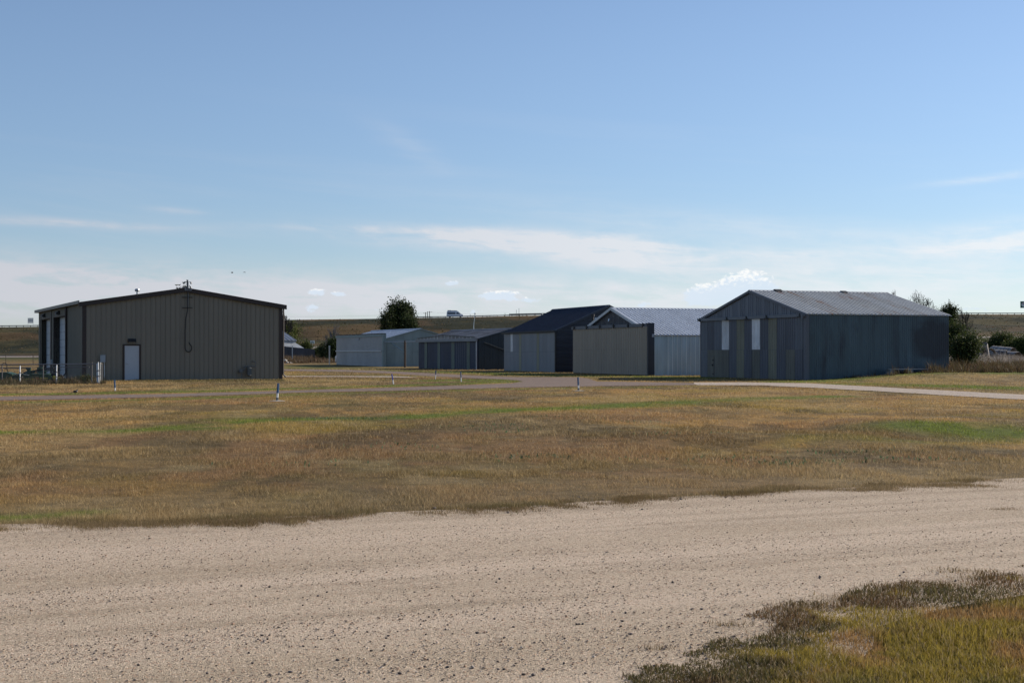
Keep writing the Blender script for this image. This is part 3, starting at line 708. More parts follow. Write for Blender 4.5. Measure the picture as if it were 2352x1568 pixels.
# ------------------------------------------------------------------ large tan building on the left
def tan_building():
    W, L, E, RG = 12.08, 21.4, 4.62, 5.56
    root = shed((-25.45, 84.4), R(25.1), W, L, E, RG, 'y', M_tan, 'storage_building', 'wide tan ribbed metal building with dark brown trim and two tall white garage doors', 'building')
    slope = (RG - E) / (W / 2)
    top = lambda x: E + slope * min(x, W - x)
    # gable wall: one formed panel after another
    n = 40; w = (W - .36) / n
    door = (2.36, 3.30)         # leaf of the walk door
    for k in range(n):
        a, b = .18 + k * w, .18 + (k + 1) * w
        lo = 0.0
        if b > door[0] - .05 and a < door[1] + .05: lo = 2.16
        sheet('wall_panel', M_tan, root, (0, 0, 0), X3, Z3, (0, -1, 0), a, b, const(lo if lo else -.3), lambda u: top(u) - .02, w, .07, .035, .012, gap=.002, off=.18 + w * (k + .985) - w * 0)
    # narrow dark shadow joints are real ribs: an upstanding lip on each seam
    for k in range(n + 1):
        x = .18 + k * w; lo = 2.16 if door[0] - .05 < x < door[1] + .05 else -.3
        MB().box(x - .02, x + .02, -.055, -.010, lo, top(x) - .03).build('wall_rib', M_tan, root)
    tr = MB(); tr.box(-.03, .17, -.075, .0, -.3, E + .02); tr.box(-.06, -.0, -.06, .17, -.3, E); tr.build('corner_trim', M_trim, root)
    MB().box(W - .17, W + .05, -.075, 0, -.3, E + .02).build('corner_trim', M_trim, root)
    f = MB()
    for (xa, za, xb, zb) in ((-.28, E - .04, W / 2, RG), (W / 2, RG, W + .28, E - .04)):
        f.prism([(xa, za - .20), (xb, zb - .20), (xb, zb + .07), (xa, za + .07)], 'xz', -.22, -.06)
    f.build('gable_fascia', M_trim, root)
    roof_sheets(root, M_roofdk, W, L, E, RG, 'y', .92, .31, .05, .03, over=.1, oe=.12)
    # walk door in the gable
    d = empty('door', (0, 0, 0)); d.parent = root
    MB().box(door[0] + .04, door[1] - .04, -.05, -.0, .0, 2.08).build('door_leaf', M_white, d)
    fr = MB(); fr.box(door[0] - .05, door[0] + .04, -.075, 0, -.05, 2.17); fr.box(door[1] - .04, door[1] + .05, -.075, 0, -.05, 2.17); fr.box(door[0] + .04, door[1] - .04, -.075, 0, 2.08, 2.17)
    fr.build('door_frame', M_trim, d)
    h = MB(); h.bar((door[0] + .13, -.05, 1.0), (door[0] + .13, -.11, 1.0), .03, 8); h.bar((door[0] + .13, -.1, 1.0), (door[0] + .27, -.1, 1.0), .015, 6); h.build('handle', M_galv, d)
    MB().box(2.70, 2.95, -.054, -.05, 1.30, 1.32).build('peephole_plate', M_grey, d)
    def lamp(x, y, z, face):      # wedge shaped wall light
        mb = MB()
        if face == 'y': mb.prism([(y - .24, z - .10), (y - .24, z - .02), (y - .08, z + .12), (y, z + .12), (y, z - .10)], 'yz', x - .22, x + .22)
        else: mb.prism([(x - .26, z - .12), (x - .26, z - .04), (x - .10, z + .12), (x, z + .12), (x, z - .12)], 'xz', y - .3, y + .3)
        o = mb.build('wall_light', M_black, root)
        g = MB()
        if face == 'y': g.box(x - .17, x + .17, y - .2, y - .05, z - .125, z - .101)
        else: g.box(x - .22, x - .05, y - .24, y + .24, z - .145, z - .121)
        g.build('lens', M_grey, o)
    lamp(2.83, -.02, 2.38, 'y')
    # electric box with bolts and its conduit
    b = MB(); b.box(.98, 1.24, -.16, -.03, 1.08, 1.50); b.box(.96, 1.26, -.175, -.16, 1.10, 1.52); b.build('electric_box', M_grey, root)
    MB().bar((1.22, -.1, 1.08), (1.22, -.1, -.1), .02, 6).build('conduit', M_galv, root)
    # gas meter and its pipe
    g = MB(); gx = 9.95
    g.box(gx - .13, gx + .13, -.36, -.16, .30, .68); g.bar((gx, -.38, .56), (gx, -.34, .56), .10, 12)
    g.lathe([(.02, .68), (.15, .68), (.15, .72), (.05, .76)], 10, (gx, -.26, 0))
    g.lathe([(.05, .18), (.12, .24), (.12, .30)], 10, (gx, -.26, 0))
    go = g.build('gas_meter', M_grey_dk, root)
    p = MB(); p.tube([(gx - .45, -.2, 0), (gx - .45, -.2, .46), (gx - .30, -.22, .62), (gx - .30, -.22, .80), (gx + .08, -.22, .80), (gx + .08, -.22, .72)], .028)
    p.tube([(gx + .08, -.22, .80), (gx + .42, -.22, .80), (gx + .42, -.22, 1.08), (gx + .28, -.22, 1.12), (gx + .28, -.02, 1.12)], .028)
    p.lathe([(.02, -.08), (.13, -.07), (.13, .07), (.02, .08)], 10, (gx - .52, -.24, .52), 'y'); p.build('gas_pipe', M_grey_dk, go)
    MB().box(gx - .08, gx + .06, -.365, -.36, .50, .56).build('meter_plate', M_white, go)
    # cable from the ridge down the wall, ending in a loop
    c = MB(); pts = [(6.15 - .0, -.12, RG - .2), (6.15, -.12, RG - 1.35), (6.05, -.10, RG - 1.8), (6.02, -.08, RG - 2.6), (6.02, -.08, 1.95)]
    for k in range(11):
        t = math.pi + k / 10 * math.pi * 1.35; pts.append((6.22 + .20 * math.cos(t), -.09, 1.95 + .22 * math.sin(t) * 1.1))
    pts.append((6.24, -.09, 2.3))
    c.tube(pts, .026, 6); c.build('hanging_cable', M_black, root)
    for dz in (.50, 1.14): MB().box(5.84, 6.46, -.09, -.05, RG - dz - .04, RG - dz).build('cable_bracket', M_black, root)
    # mast of floodlights on the ridge
    mm = MB(); mm.bar((6.18, -.15, RG - 1.1), (6.18, -.15, RG + .40), .022, 8); mm.box(6.08, 6.17, -.22, -.14, RG + .06, RG + .54)
    ma = mm.build('floodlight_mast', M_mast, root)
    bx = MB(); bx.box(5.96, 6.36, -.27, -.23, RG - .10, RG - .07); bx.box(5.96, 6.36, -.27, -.23, RG + .0, RG + .03); bx.box(5.96, 5.99, -.27, -.23, RG - .07, RG + .0); bx.box(6.33, 6.36, -.27, -.23, RG - .07, RG + .0); bx.build('mounting_frame', M_grey, ma)
    for (sx, z, s) in ((-1, .40, 1), (1, .40, 1), (-1, .14, 0), (1, .14, 0)):
        q = MB(); x0 = 6.14 + sx * .05; x1 = 6.14 + sx * (.19 if s else .16)
        q.bar((x0, -.18, RG + z), (x1, -.18, RG + z + .03 * s), .015, 6)
        q.lathe([(.03, z + RG + .02), (.045, z + RG - .02), (.065, z + RG - .08), (.065, z + RG - .10)], 10, (x1 + sx * .02, -.18, 0))
        q.build('floodlight', M_mast, ma)
    v = MB(); v.lathe([(.06, -.25), (.06, .12), (.14, .12), (.16, .20), (.12, .28), (.02, .30)], 10, (3.55, 2.2, E + slope * 3.55 + .15)); v.build('roof_vent', M_galv, root)
    # side with the two garage doors
    doors = [(7.0, 12.8), (14.6, 19.9)]; DT = 4.05
    n = 70; w = (L - .3) / n
    def lohi(y): 
        for a, b in doors:
            if a - .02 < y < b + .02: return DT + .08
        return -.3
    for k in range(n):
        a = .18 + k * w; lo = lohi(a + w / 2)
        sheet('wall_panel', M_tan, root, (0, 0, 0), Y3, Z3, (-1, 0, 0), a, a + w, const(lo), const(E - .03), w, .06, .03, .012, off=.18 + w * (k + .5) - 0)
    for a, b in doors:
        dr = empty('garage_door', (0, 0, 0)); dr.parent = root
        for k in range(8):
            z0 = k * DT / 8; MB().box(.34, .40, a + .02, b - .02, z0 + .008, z0 + DT / 8 - .008).build('door_section', M_white, dr)
        fr = MB(); fr.box(-.07, .0, a - .50, a, -.1, E - .1); fr.box(-.07, .0, b, b + .06, -.1, DT); fr.box(-.05, .0, a, b, DT, DT + .08)
        fr.box(0, .46, a - .04, a + .0, -.1, DT + .04); fr.box(0, .46, b - .0, b + .04, -.1, DT + .04); fr.box(0.001, .46, a, b, DT - .03, DT + .03)
        fr.build('door_frame', M_trim, dr)
        lamp(-.02, (a + b) / 2 + .3, 4.30, 'x')
    # recess behind the doors
    g = MB(); g.box(-.30, -.26, -.1, L + .15, E - .02, E + .13); g.box(-.30, .0, -.1, L + .15, E - .06, E - .02); g.box(-.26, -.22, -.1, L + .15, E + .06, E + .1); g.build('gutter', M_eave, root)
    ds = MB(); ds.tube([(-.15, 6.3, E - .05), (-.14, 6.3, .35), (-.4, 6.25, .05)], .05, 4); ds.tube([(W + .12, -.05, E - .1), (W + .1, -.05, .3), (W + .28, -.07, .12)], .05, 4); ds.build('downspout', M_trim, root)
    MB().box(-.15, -.03, 13.3, 13.65, .9, 1.2).build('control_box', M_grey, root)
    # the openings themselves: cut in the core wall
    wall = [o for o in root.children if o.name.startswith('wall') and not o.name.startswith('wall_')][0]
    bm = bmesh.new()
    pts = [(0, -.6), (W, -.6), (W, E), (W / 2, RG), (0, E)]
    me = wall.data; me.clear_geometry()
    mb = MB(); mb.prism([(.5, -.6), (W, -.6), (W, E), (W / 2, RG), (.5, E + slope * .5)], 'xz', 0, L)
    prev = 0
    for a, b in doors + [(L, L)]:
        mb.prism([(0, -.6), (.5, -.6), (.5, E + slope * .5 - .002), (0, E)], 'xz', prev, a); 
        if b > a: mb.prism([(0, DT), (.5, DT), (.5, E + slope * .5 - .002), (0, E)], 'xz', a, b)
        prev = b
    me.from_pydata(mb.v, [], mb.f); bm.from_mesh(me); bmesh.ops.recalc_face_normals(bm, faces=bm.faces); bm.to_mesh(me); bm.free()
    return root
M_grey_dk = mat('dark_grey_iron', (.085, .10, .11), .5, .2, .15)
tan_building()

# ------------------------------------------------------------------ grey hangar with the two-tone sliding doors (right)
M_gw = mat('grey_weathered_sheet', (.125, .142, .170), .5, .2, .14, (1, 1, .25), 1.4)
M_gw2 = mat('blue_grey_sheet', (.092, .102, .125), .5, .2, .14, (1, 1, .25), 1.4)
M_gw3 = mat('olive_fibreglass', (.205, .200, .150), .55, .0, .18, (1, 1, .25), 1.4)
M_gw4 = mat('grey_olive_sheet', (.150, .150, .132), .55, .2, .16, (1, 1, .25), 1.4)
M_clear = mat('milky_white_sheet', (.62, .62, .62), .5, .0, .24, (1, 1, .4), 2)
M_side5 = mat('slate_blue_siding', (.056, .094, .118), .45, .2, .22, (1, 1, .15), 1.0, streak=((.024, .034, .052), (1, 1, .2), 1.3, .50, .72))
M_roof5 = mat('galvanised_roof', (.36, .375, .385), .55, .1, .12, (1, 1, 1), 1.5)
M_roof5r = mat('rust_streaked_roof', (.35, .36, .36), .55, .1, .12, (1, 1, 1), 1.5, streak=((.24, .12, .065), (3.0, .22, .22), 1.6, .54, .64))
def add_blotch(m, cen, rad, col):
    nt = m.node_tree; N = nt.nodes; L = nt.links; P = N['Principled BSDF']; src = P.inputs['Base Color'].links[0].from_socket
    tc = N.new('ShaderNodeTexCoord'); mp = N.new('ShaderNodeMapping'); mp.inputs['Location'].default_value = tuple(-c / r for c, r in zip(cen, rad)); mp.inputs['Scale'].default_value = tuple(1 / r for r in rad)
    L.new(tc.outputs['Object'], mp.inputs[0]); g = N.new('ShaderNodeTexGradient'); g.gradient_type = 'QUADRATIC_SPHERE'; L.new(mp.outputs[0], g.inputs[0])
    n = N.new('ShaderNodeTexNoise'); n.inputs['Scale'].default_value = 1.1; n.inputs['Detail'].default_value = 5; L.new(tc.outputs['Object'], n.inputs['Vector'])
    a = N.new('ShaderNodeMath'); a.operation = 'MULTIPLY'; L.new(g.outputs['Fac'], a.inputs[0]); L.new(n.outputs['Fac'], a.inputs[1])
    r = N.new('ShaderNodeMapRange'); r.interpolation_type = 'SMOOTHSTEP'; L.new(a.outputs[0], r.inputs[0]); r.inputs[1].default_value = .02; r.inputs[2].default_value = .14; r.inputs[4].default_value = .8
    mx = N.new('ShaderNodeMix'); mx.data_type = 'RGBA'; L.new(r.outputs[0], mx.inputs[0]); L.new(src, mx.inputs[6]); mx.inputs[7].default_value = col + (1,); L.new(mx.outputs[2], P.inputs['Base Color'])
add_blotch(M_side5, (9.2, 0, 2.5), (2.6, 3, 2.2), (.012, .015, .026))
def grey_hangar():
    W, L, E, RG = 10.4, 13.05, 3.97, 5.62
    root = shed((17.75, 85.7), math.atan2(.358, .934), W, L, E, RG, 'x', M_gw2, 'hangar', 'long grey hangar with patchwork sliding doors and rust streaked ribbed roof', 'hangar')
    sl = (RG - E) / (L / 2); top = lambda y: E + sl * min(y, L - y)
    # gable above the header
    n = 13; w = L / n
    for k in range(n):
        sheet('gable_panel', M_gw, root, (0, 0, 0), Y3, Z3, (-1, 0, 0), k * w, (k + 1) * w, const(E - .02), lambda u: max(E - .01, top(u) - .06), w / 4, .07, .03, .012)
    tr = MB()
    for (ya, za, yb, zb) in ((-.22, E - .05, L / 2, RG), (L / 2, RG, L + .22, E - .05)):
        tr.prism([(ya, za - .10), (yb, zb - .10), (yb, zb + .06), (ya, za + .06)], 'yz', -.16, -.04)
    tr.build('rake_trim', M_gw2, root)
    # header box over the doors
    hd = MB(); hd.box(-.30, -.02, -.12, L + .1, E - .15, E - .01); hd.box(-.32, -.30, -.14, L + .12, E - .03, E + .03); hd.build('door_header', M_gw, root)
    dr = empty('sliding_door', (0, 0, 0)); dr.parent = root
    ml = {'g': M_gw, 'b': M_gw2, 'W': M_clear, 't': M_gw3, 'o': M_gw4}
    up = 'gggWbtbWbtbbb'; lo = 'ooooboboboboo'
    up = 'gbgWbtbWbtbbg'; lo = 'goooboboboobo'
    lo = 'ggoobtbobtbob'
    edges = [205, 295, 388, 485, 585, 687, 790, 893, 1003, 1115, 1228, 1352, 1473, 1600]
    # uneven seams, measured along the front
    def along(cx):
        px = (2750 + cx * .2976) * .57422; k = (px - CXP) / FPX
        return (17.75 - 85.7 * k) / (.358 + .934 * k)
    ys = [along(e) for e in edges]; ys[0] = L - .12; ys[-1] = .16; dz = 1.86
    for k in range(13):
        b, a = ys[k], ys[k + 1]; pr = random.uniform(-.012, .012)
        sheet('door_panel', ml[up[k]], dr, (-.14 - pr, 0, 0), Y3, Z3, (-1, 0, 0), a, b, const(dz), const(E - .16), (b - a) / 5, .07, .03, .014, gap=.02, off=a + (b - a) / 10)
        if k == 1: continue
        sheet('door_panel', ml[lo[k]], dr, (-.145 + pr, 0, 0), Y3, Z3, (-1, 0, 0), a, b, const(.03), const(dz - .015), (b - a) / 5, .07, .03, .014, gap=.02, off=a + (b - a) / 10)
    a, b = ys[2], ys[1]
    sheet('door_panel', M_gw4, dr, (-.14, 0, 0), Y3, Z3, (-1, 0, 0), a, b, const(1.45), const(dz - .015), (b - a) / 5, .07, .03, .014, off=a + .1)
    wd = sheet('wicket_door', M_gw4, dr, (-.155, 0, 0), Y3, Z3, (-1, 0, 0), a + .05, b - .03, const(.06), const(1.43), (b - a) / 5, .07, .03, .014, off=a + .1)
    q = MB(); q.box(-.26, -.19, a + .08, a + .2, .78, .90); q.box(-.24, -.19, a + .06, a + .12, 1.12, 1.2); q.box(-.24, -.19, a + .06, a + .12, .2, .28); q.build('latch', M_black, wd)
    MB().box(-.18, -.14, ys[0] + .0, ys[0] + .06, .02, E - .16).build('door_edge', M_gw2, dr)
    MB().box(-.13, -.02, .02, L - .02, -.2, E - .16).build('door_back', M_gw2, dr)
    for cx in (220, 585, 850, 1120, 1570):
        y = along(cx); h = MB(); h.box(-.36, -.325, y - .05, y + .05, E - .18, E + .05); h.box(-.39, -.325, y - .2, y + .2, E - .17, E - .12); h.build('door_hanger', M_black, root)
    # near corner post
    c = MB(); c.box(-.16, -.02, -.18, .10, -.3, E - .16); c.box(-.42, -.33, -.14, -.02, E - .26, E - .02); c.build('corner_post', M_gw2, root)
    MB().box(-.02, .16, -.06, -.0, -.3, E).build('corner_trim', M_gw2, root)
    # long side wall: eleven sheets of fine ribs
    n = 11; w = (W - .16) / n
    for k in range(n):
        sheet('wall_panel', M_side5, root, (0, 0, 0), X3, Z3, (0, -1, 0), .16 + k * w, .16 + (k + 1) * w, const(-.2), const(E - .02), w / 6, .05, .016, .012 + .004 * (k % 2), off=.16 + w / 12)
    n = 11; w = L / n
    def rm(side, k, n): return M_roof5r if (side == 0 and k in (2, 3, 6, 7, 9)) or (side == 1 and k % 4 == 1) else M_roof5
    roof_sheets(root, M_roof5, W, L, E, RG, 'x', .9, .3, .13, .06, over=.14, mats=rm, oe=.14)
    lp = MB(); lp.prism([(L / 2 - .4, RG + .03), (L / 2 - .05, RG + .17), (L / 2 + .2, RG + .05)], 'yz', 1.7, 2.2); lp.build('lifted_roof_flap', M_black, root)
    lp = MB(); lp.prism([(L / 2 - .4, RG + .04), (L / 2, RG + .15), (L / 2 + .2, RG + .05)], 'yz', 6.8, 7.2); lp.build('lifted_roof_flap', M_black, root)
    # far wall sheets on the back gable side stay plain
    return root
hg = grey_hangar()

# ------------------------------------------------------------------ hangar with the tall tan front door
M_tan2 = mat('taupe_door_sheet', (.310, .262, .205), .55, 0, .06, (1, 1, .3), 1)
M_charc = mat('charcoal_siding', (.040, .044, .055), .55, .1, .12)
M_roof4 = mat('zinc_roof', (.44, .48, .54), .5, .1, .08, (1, 1, 1), 1.5)
M_side4 = mat('bright_galvanised_wall', (.46, .56, .60), .40, .30, .16, (1, 1, .2), 1.3)
M_seam = mat('bright_seam', (.80, .84, .82), .45, .1, .15)
M_wtrim = mat('pale_rake_trim', (.38, .41, .45), .4, .3, .08)
def tan_door_hangar():
    W, L, E, RG = 15.0, 14.2, 2.95, 5.10
    root = shed((10.33, 103.9), math.atan2(.358, .934), W, L, E, RG, 'x', M_charc, 'hangar', 'hangar with bright zinc ribbed roof behind a tall taupe ribbed door', 'hangar')
    root.location.x += .05
    sl = (RG - E) / (L / 2); top = lambda y: E + sl * min(y, L - y)
    n = 14; w = L / n
    for k in range(n): sheet('gable_panel', M_charc, root, (0, 0, 0), Y3, Z3, (-1, 0, 0), k * w, (k + 1) * w, const(E - .3), lambda u: max(E - .29, top(u) - .04), w / 4, .05, .02, .01)
    tr = MB()
    for (ya, za, yb, zb) in ((-.1, E - .02, L / 2, RG), (L / 2, RG, L + .1, E - .02)):
        tr.prism([(ya, za - .12), (yb, zb - .12), (yb, zb + .10), (ya, za + .10)], 'yz', -.22, -.02)
    tr.build('rake_trim', M_wtrim, root)
    p = MB(); p.bar((-.1, 10.7, top(10.7) - .3), (-.1, 10.7, top(10.7) + .55), .10, 8); p.bar((-.1, 10.7, top(10.7) + .55), (-.1, 10.7, top(10.7) + .75), .15, 8); p.build('vent_pipe', M_black, root)
    lg = MB(); lg.bar((-.02, L / 2, RG - .75), (-.3, L / 2, RG - .8), .03, 6); lg.bar((-.3, L / 2, RG - .8), (-.35, L / 2, RG - 1.0), .07, 8); lg.build('gable_light', M_galv, root)
    n = 19; w = W / n
    for k in range(n):
        sheet('wall_panel', M_side4, root, (0, 0, 0), X3, Z3, (0, -1, 0), k * w, (k + 1) * w, const(-.2), const(E - .02), w / 2, .045, .022, .012, off=w / 4 if k else 5)
    for k in range(3, 40): MB().box(k * W / 40 - .012, k * W / 40 + .012, -.048, -.03, -.2, E - .04).build('wall_rib', M_seam, root)
    roof_sheets(root, M_roof4, W, L, E, RG, 'x', .9, .3, .13, .06, over=.1, oe=.16)
    # the door stands proud of and above the front
    H = 3.82; d = empty('hangar_door', (0, 0, 0)); d.parent = root
    y0, y1 = .05, 13.72; n = 15; w = (y1 - y0) / n
    for k in range(n):
        a = y0 + k * w
        sheet('door_panel', M_tan2, d, (-.50, 0, 0), Y3, Z3, (-1, 0, 0), a, a + w, const(.04), const(1.92), w / 3, .09, .035, .012, off=y0 + w / 6, gap=.004)
        sheet('door_panel', M_tan2, d, (-.495, 0, 0), Y3, Z3, (-1, 0, 0), a, a + w, const(1.925), const(H - .26), w / 3, .09, .035, .012, off=y0 + w / 6, gap=.004)
    MB().box(-.49, -.12, y0, y1, .02, H - .27).build('door_back', M_charc, d)
    hb = MB(); hb.box(-.62, -.46, y0 - .05, y1 + .05, H - .25, H - .02); hb.box(-.44, -.05, y0 - .05, y1 + .05, H - .22, H); hb.build('door_track', M_gw2, d)
    for k in range(6):
        y = y0 + .5 + k * (y1 - y0 - 1) / 5; h = MB(); h.box(-.70, -.63, y - .16, y + .16, H - .14, H - .07); h.box(-.68, -.63, y - .04, y + .04, H - .28, H + .03); h.build('door_hanger', M_black, d)
    e = MB(); e.box(-.58, -.02, y0 - .14, y0 - .06, .0, H + .02); e.box(-.58, -.5, y0 - .22, y0 - .14, 0, H + .02); e.build('door_end', M_charc, d)
    return root
tan_door_hangar()

# ------------------------------------------------------------------ hangar with the navy roof
M_navy = mat('navy_roof_sheet', (.016, .022, .042), .62, .0, .12, spec=.3)
M_slate = mat('slate_siding', (.030, .036, .048), .5, .15, .12)
M_pgrey = mat('pale_grey_door_sheet', (.21, .22, .235), .55, .1, .08, (1, 1, .3), 1)
M_cream = mat('cream_strip', (.27, .255, .185), .6, 0, .1)
def navy_hangar():
    W, L, E, RG = 9.9, 12.9, 3.58, 5.75
    root = shed((3.80, 122.0), math.atan2(.351, .936), W, L, E, RG, 'y', M_slate, 'hangar', 'hangar with steep navy blue roof and pale grey doors with two cream strips', 'hangar')
    sl = (RG - E) / (W / 2); top = lambda x: E + sl * min(x, W - x)
    # gable wall with sheets lying level, one course over the other
    z = -.1; k = 0
    while z < RG - .15:
        z1 = min(z + .62, RG - .12)
        def x0f(u): return max(.02, (u - E) / sl + .06) if u > E - .1 else .02
        def x1f(u): return min(W - .02, W - (u - E) / sl - .06) if u > E - .1 else W - .02
        sheet('wall_panel', M_slate, root, (0, 0, 0), Z3, X3, (0, -1, 0), z, z1, x0f, x1f, .125, .08, .026, .012 + .003 * (k % 2), gap=.004)
        z += .62; k += 1
    q = MB(); q.box(3.55, 4.45, -.07, -.045, E + .72, E + 1.15)
    for i in range(6): q.box(3.56, 4.44, -.085, -.07, E + .74 + i * .07, E + .77 + i * .07)
    q.build('gable_vent', M_wtrim, root)
    for (xa, za, xb, zb) in ((-.18, E - .06, W / 2, RG), (W / 2, RG, W + .18, E - .06)):
        MB().prism([(xa, za - .10), (xb, zb - .10), (xb, zb + .09), (xa, za + .09)], 'xz', -.16, -.03).build('rake_trim', M_slate, root)
    roof_sheets(root, M_navy, W, L, E, RG, 'y', .92, .31, .04, .02, over=.12, oe=.2)
    MB().box(-.26, -.20, -.15, L + .12, E - .12, E + .02).build('eave_trim', M_black, root)
    d = empty('sliding_door', (0, 0, 0)); d.parent = root; dz = 1.78
    MB().box(-.05, -.0, .1, L - .1, -.1, E - .15).build('door_back', M_slate, d)
    ed = [0.10, .95, 1.80, 2.65, 3.45, 4.30, 4.85, 5.65, 6.50, 7.35, 8.10, 8.70, 9.25, 10.1, 10.9, 11.35, 12.05, 12.8]
    kinds = 'ggggg' + 'c' + 'gggg' + 'c' + 'gg' + 'g' + 'w' + 'gg'
    ed = [.10, 1.05, 2.0, 2.95, 3.85, 4.40, 5.40, 6.40, 7.40, 8.25, 8.80, 9.75, 10.45, 11.05, 11.95, 12.80]
    kinds = 'ggggcggggcggwgg'
    for i, kk in enumerate(kinds):
        a, b = ed[i], ed[i + 1]
        if kk == 'c':
            sheet('door_strip', M_cream, d, (-.06, 0, 0), Y3, Z3, (-1, 0, 0), a, b, const(.0), const(E - .16), .18, .05, .02, .012); continue
        sheet('door_panel', M_clear if kk == 'w' else M_pgrey, d, (-.05, 0, 0), Y3, Z3, (-1, 0, 0), a, b, const(dz), const(E - .16), .3, .04, .018, .012, off=a + .15, gap=.012)
        sheet('door_panel', M_pgrey, d, (-.05, 0, 0), Y3, Z3, (-1, 0, 0), a, b, const(.0), const(dz - .012), .3, .04, .018, .012, off=a + .15, gap=.012)
    MB().box(-.12, -.0, -.08, .09, -.1, E - .12).build('corner_post', M_black, root)
    return root
navy_hangar()

# ------------------------------------------------------------------ low hangar with blue doors and outrigger track
M_bdoor = mat('dark_blue_door', (.020, .030, .062), .5, .15, .12)
M_tealstrip = mat('grey_green_strip', (.12, .145, .125), .5, .1, .1)
M_side2 = mat('dark_teal_siding', (.030, .044, .054), .5, .2, .12)
M_roof2 = mat('dull_zinc_roof', (.235, .235, .245), .55, .35, .2, (1, 1, 1), 1, streak=((.10, .085, .08), (1, .2, 1), 1.4, .5, .66))
def blue_hangar():
    W, L, E, RG = 7.6, 14.2, 3.10, 4.08
    S2 = (.883, .469)
    root = shed((-3.3, 141.2), math.atan2(S2[1], S2[0]), W, L, E, RG, 'y', M_side2, 'hangar', 'low hangar with dark blue doors, pale green strips and a wide outrigger track', 'hangar')
    sl = (RG - E) / (W / 2); top = lambda x: E + sl * min(x, W - x)
    n = 8; w = W / n
    for k in range(n): sheet('wall_panel', M_side2, root, (0, 0, 0), X3, Z3, (0, -1, 0), k * w, (k + 1) * w, const(-.1), lambda u: top(u) - .03, w / 3, .05, .02, .012)
    roof_sheets(root, M_roof2, W, L, E, RG, 'y', .9, .3, .05, .022, over=.1, oe=.1)
    for (xa, za, xb, zb) in ((-.1, E - .05, W / 2, RG), (W / 2, RG, W + .1, E - .05)):
        MB().prism([(xa, za - .06), (xb, zb - .06), (xb, zb + .07), (xa, za + .07)], 'xz', -.14, -.03).build('rake_trim', M_side2, root)
    # low arched header of see-through mesh panels on ribs
    m_ = MB()
    for i in range(17):
        y = .2 + i * (L - .4) / 16; h = .05 + .30 * (1 - abs(y - L * .52) / (L * .52)); m_.box(-.40, -.36, y - .03, y + .03, E + .02, E + .04 + h)
    m_.build('header_rib', M_galv, root)
    a = MB(); a.prism([(.1, E + .04), (L * .52, E + .04 + .05), (L - .1, E + .04), (L - .1, E + .12), (L * .52, E + .42), (.1, E + .14)], 'yz', -.36, -.33); a.build('header_skirt', M_roof2, root)
    a = MB(); a.prism([(.1, E + .11), (L * .52, E + .39), (L - .1, E + .11), (L - .1, E + .16), (L * .52, E + .45), (.1, E + .17)], 'yz', -.44, -.37); a.build('header_edge', M_side2, root)
    MB().box(-.46, -.20, -.1, L + .1, E - .27, E + .03).build('door_header', M_pgrey, root)
    d = empty('sliding_door', (0, 0, 0)); d.parent = root
    MB().box(-.12, -.0, .05, L - .05, -.1, E - .28).build('door_back', M_bdoor, d)
    cx = [1257, 1333, 1365, 1485, 1516, 1650, 1685, 1755, 1830, 1867, 1950]; kind = 'bsbsbsbbsb'
    def along(c):
        px = (1250 + c * .34014) * .57422; k = (px - CXP) / FPX
        return (-3.3 - 141.2 * k) / (.469 + .883 * k)
    for i, kk in enumerate(kind):
        b, a = along(cx[i]), along(cx[i + 1]); a = max(a, .05); b = min(b, L)
        if kk == 's': sheet('door_strip', M_tealstrip, d, (-.15, 0, 0), Y3, Z3, (-1, 0, 0), a, b, const(.0), const(E - .29), .25, .05, .02, .012); continue
        n = max(1, round((b - a) / 1.0)); w = (b - a) / n
        for j in range(n): sheet('door_panel', M_bdoor, d, (-.13 if i != 7 else -.16, 0, 0), Y3, Z3, (-1, 0, 0), a + j * w, a + (j + 1) * w, const(.0), const(E - .29), w / 3, .05, .02, .012, off=a + w / 6)
    ps = MB(); ps.box(-.28, -.2, -.02, .10, -.1, E - .28); ps.build('corner_post', M_wtrim, root)
    return root
bh = blue_hangar()
def local(root, p): return root.matrix_basis @ Vector(p)
def outrigger(px, ptop, pbase, m_post, rail_to, label, w=.22):
    Yp = FPX * CAMZ / (pbase - HZP); x, y = atY(px, Yp)[:2]
    h = CAMZ + (HZP - ptop) / FPX * Yp
    r = empty('track_post', (x, y, 0), 0, label, 'post', 'outrigger posts beside the hangars')
    MB().box(-w / 2, w / 2, -w / 2, w / 2, -.1, h).build('post', m_post, r)
    q = Vector(rail_to) - Vector((x, y, 0))
    MB().bar((0, 0, q.z), tuple(q), .05, 4).build('track_rail', M_wtrim, r)
    return r, (x, y, h)
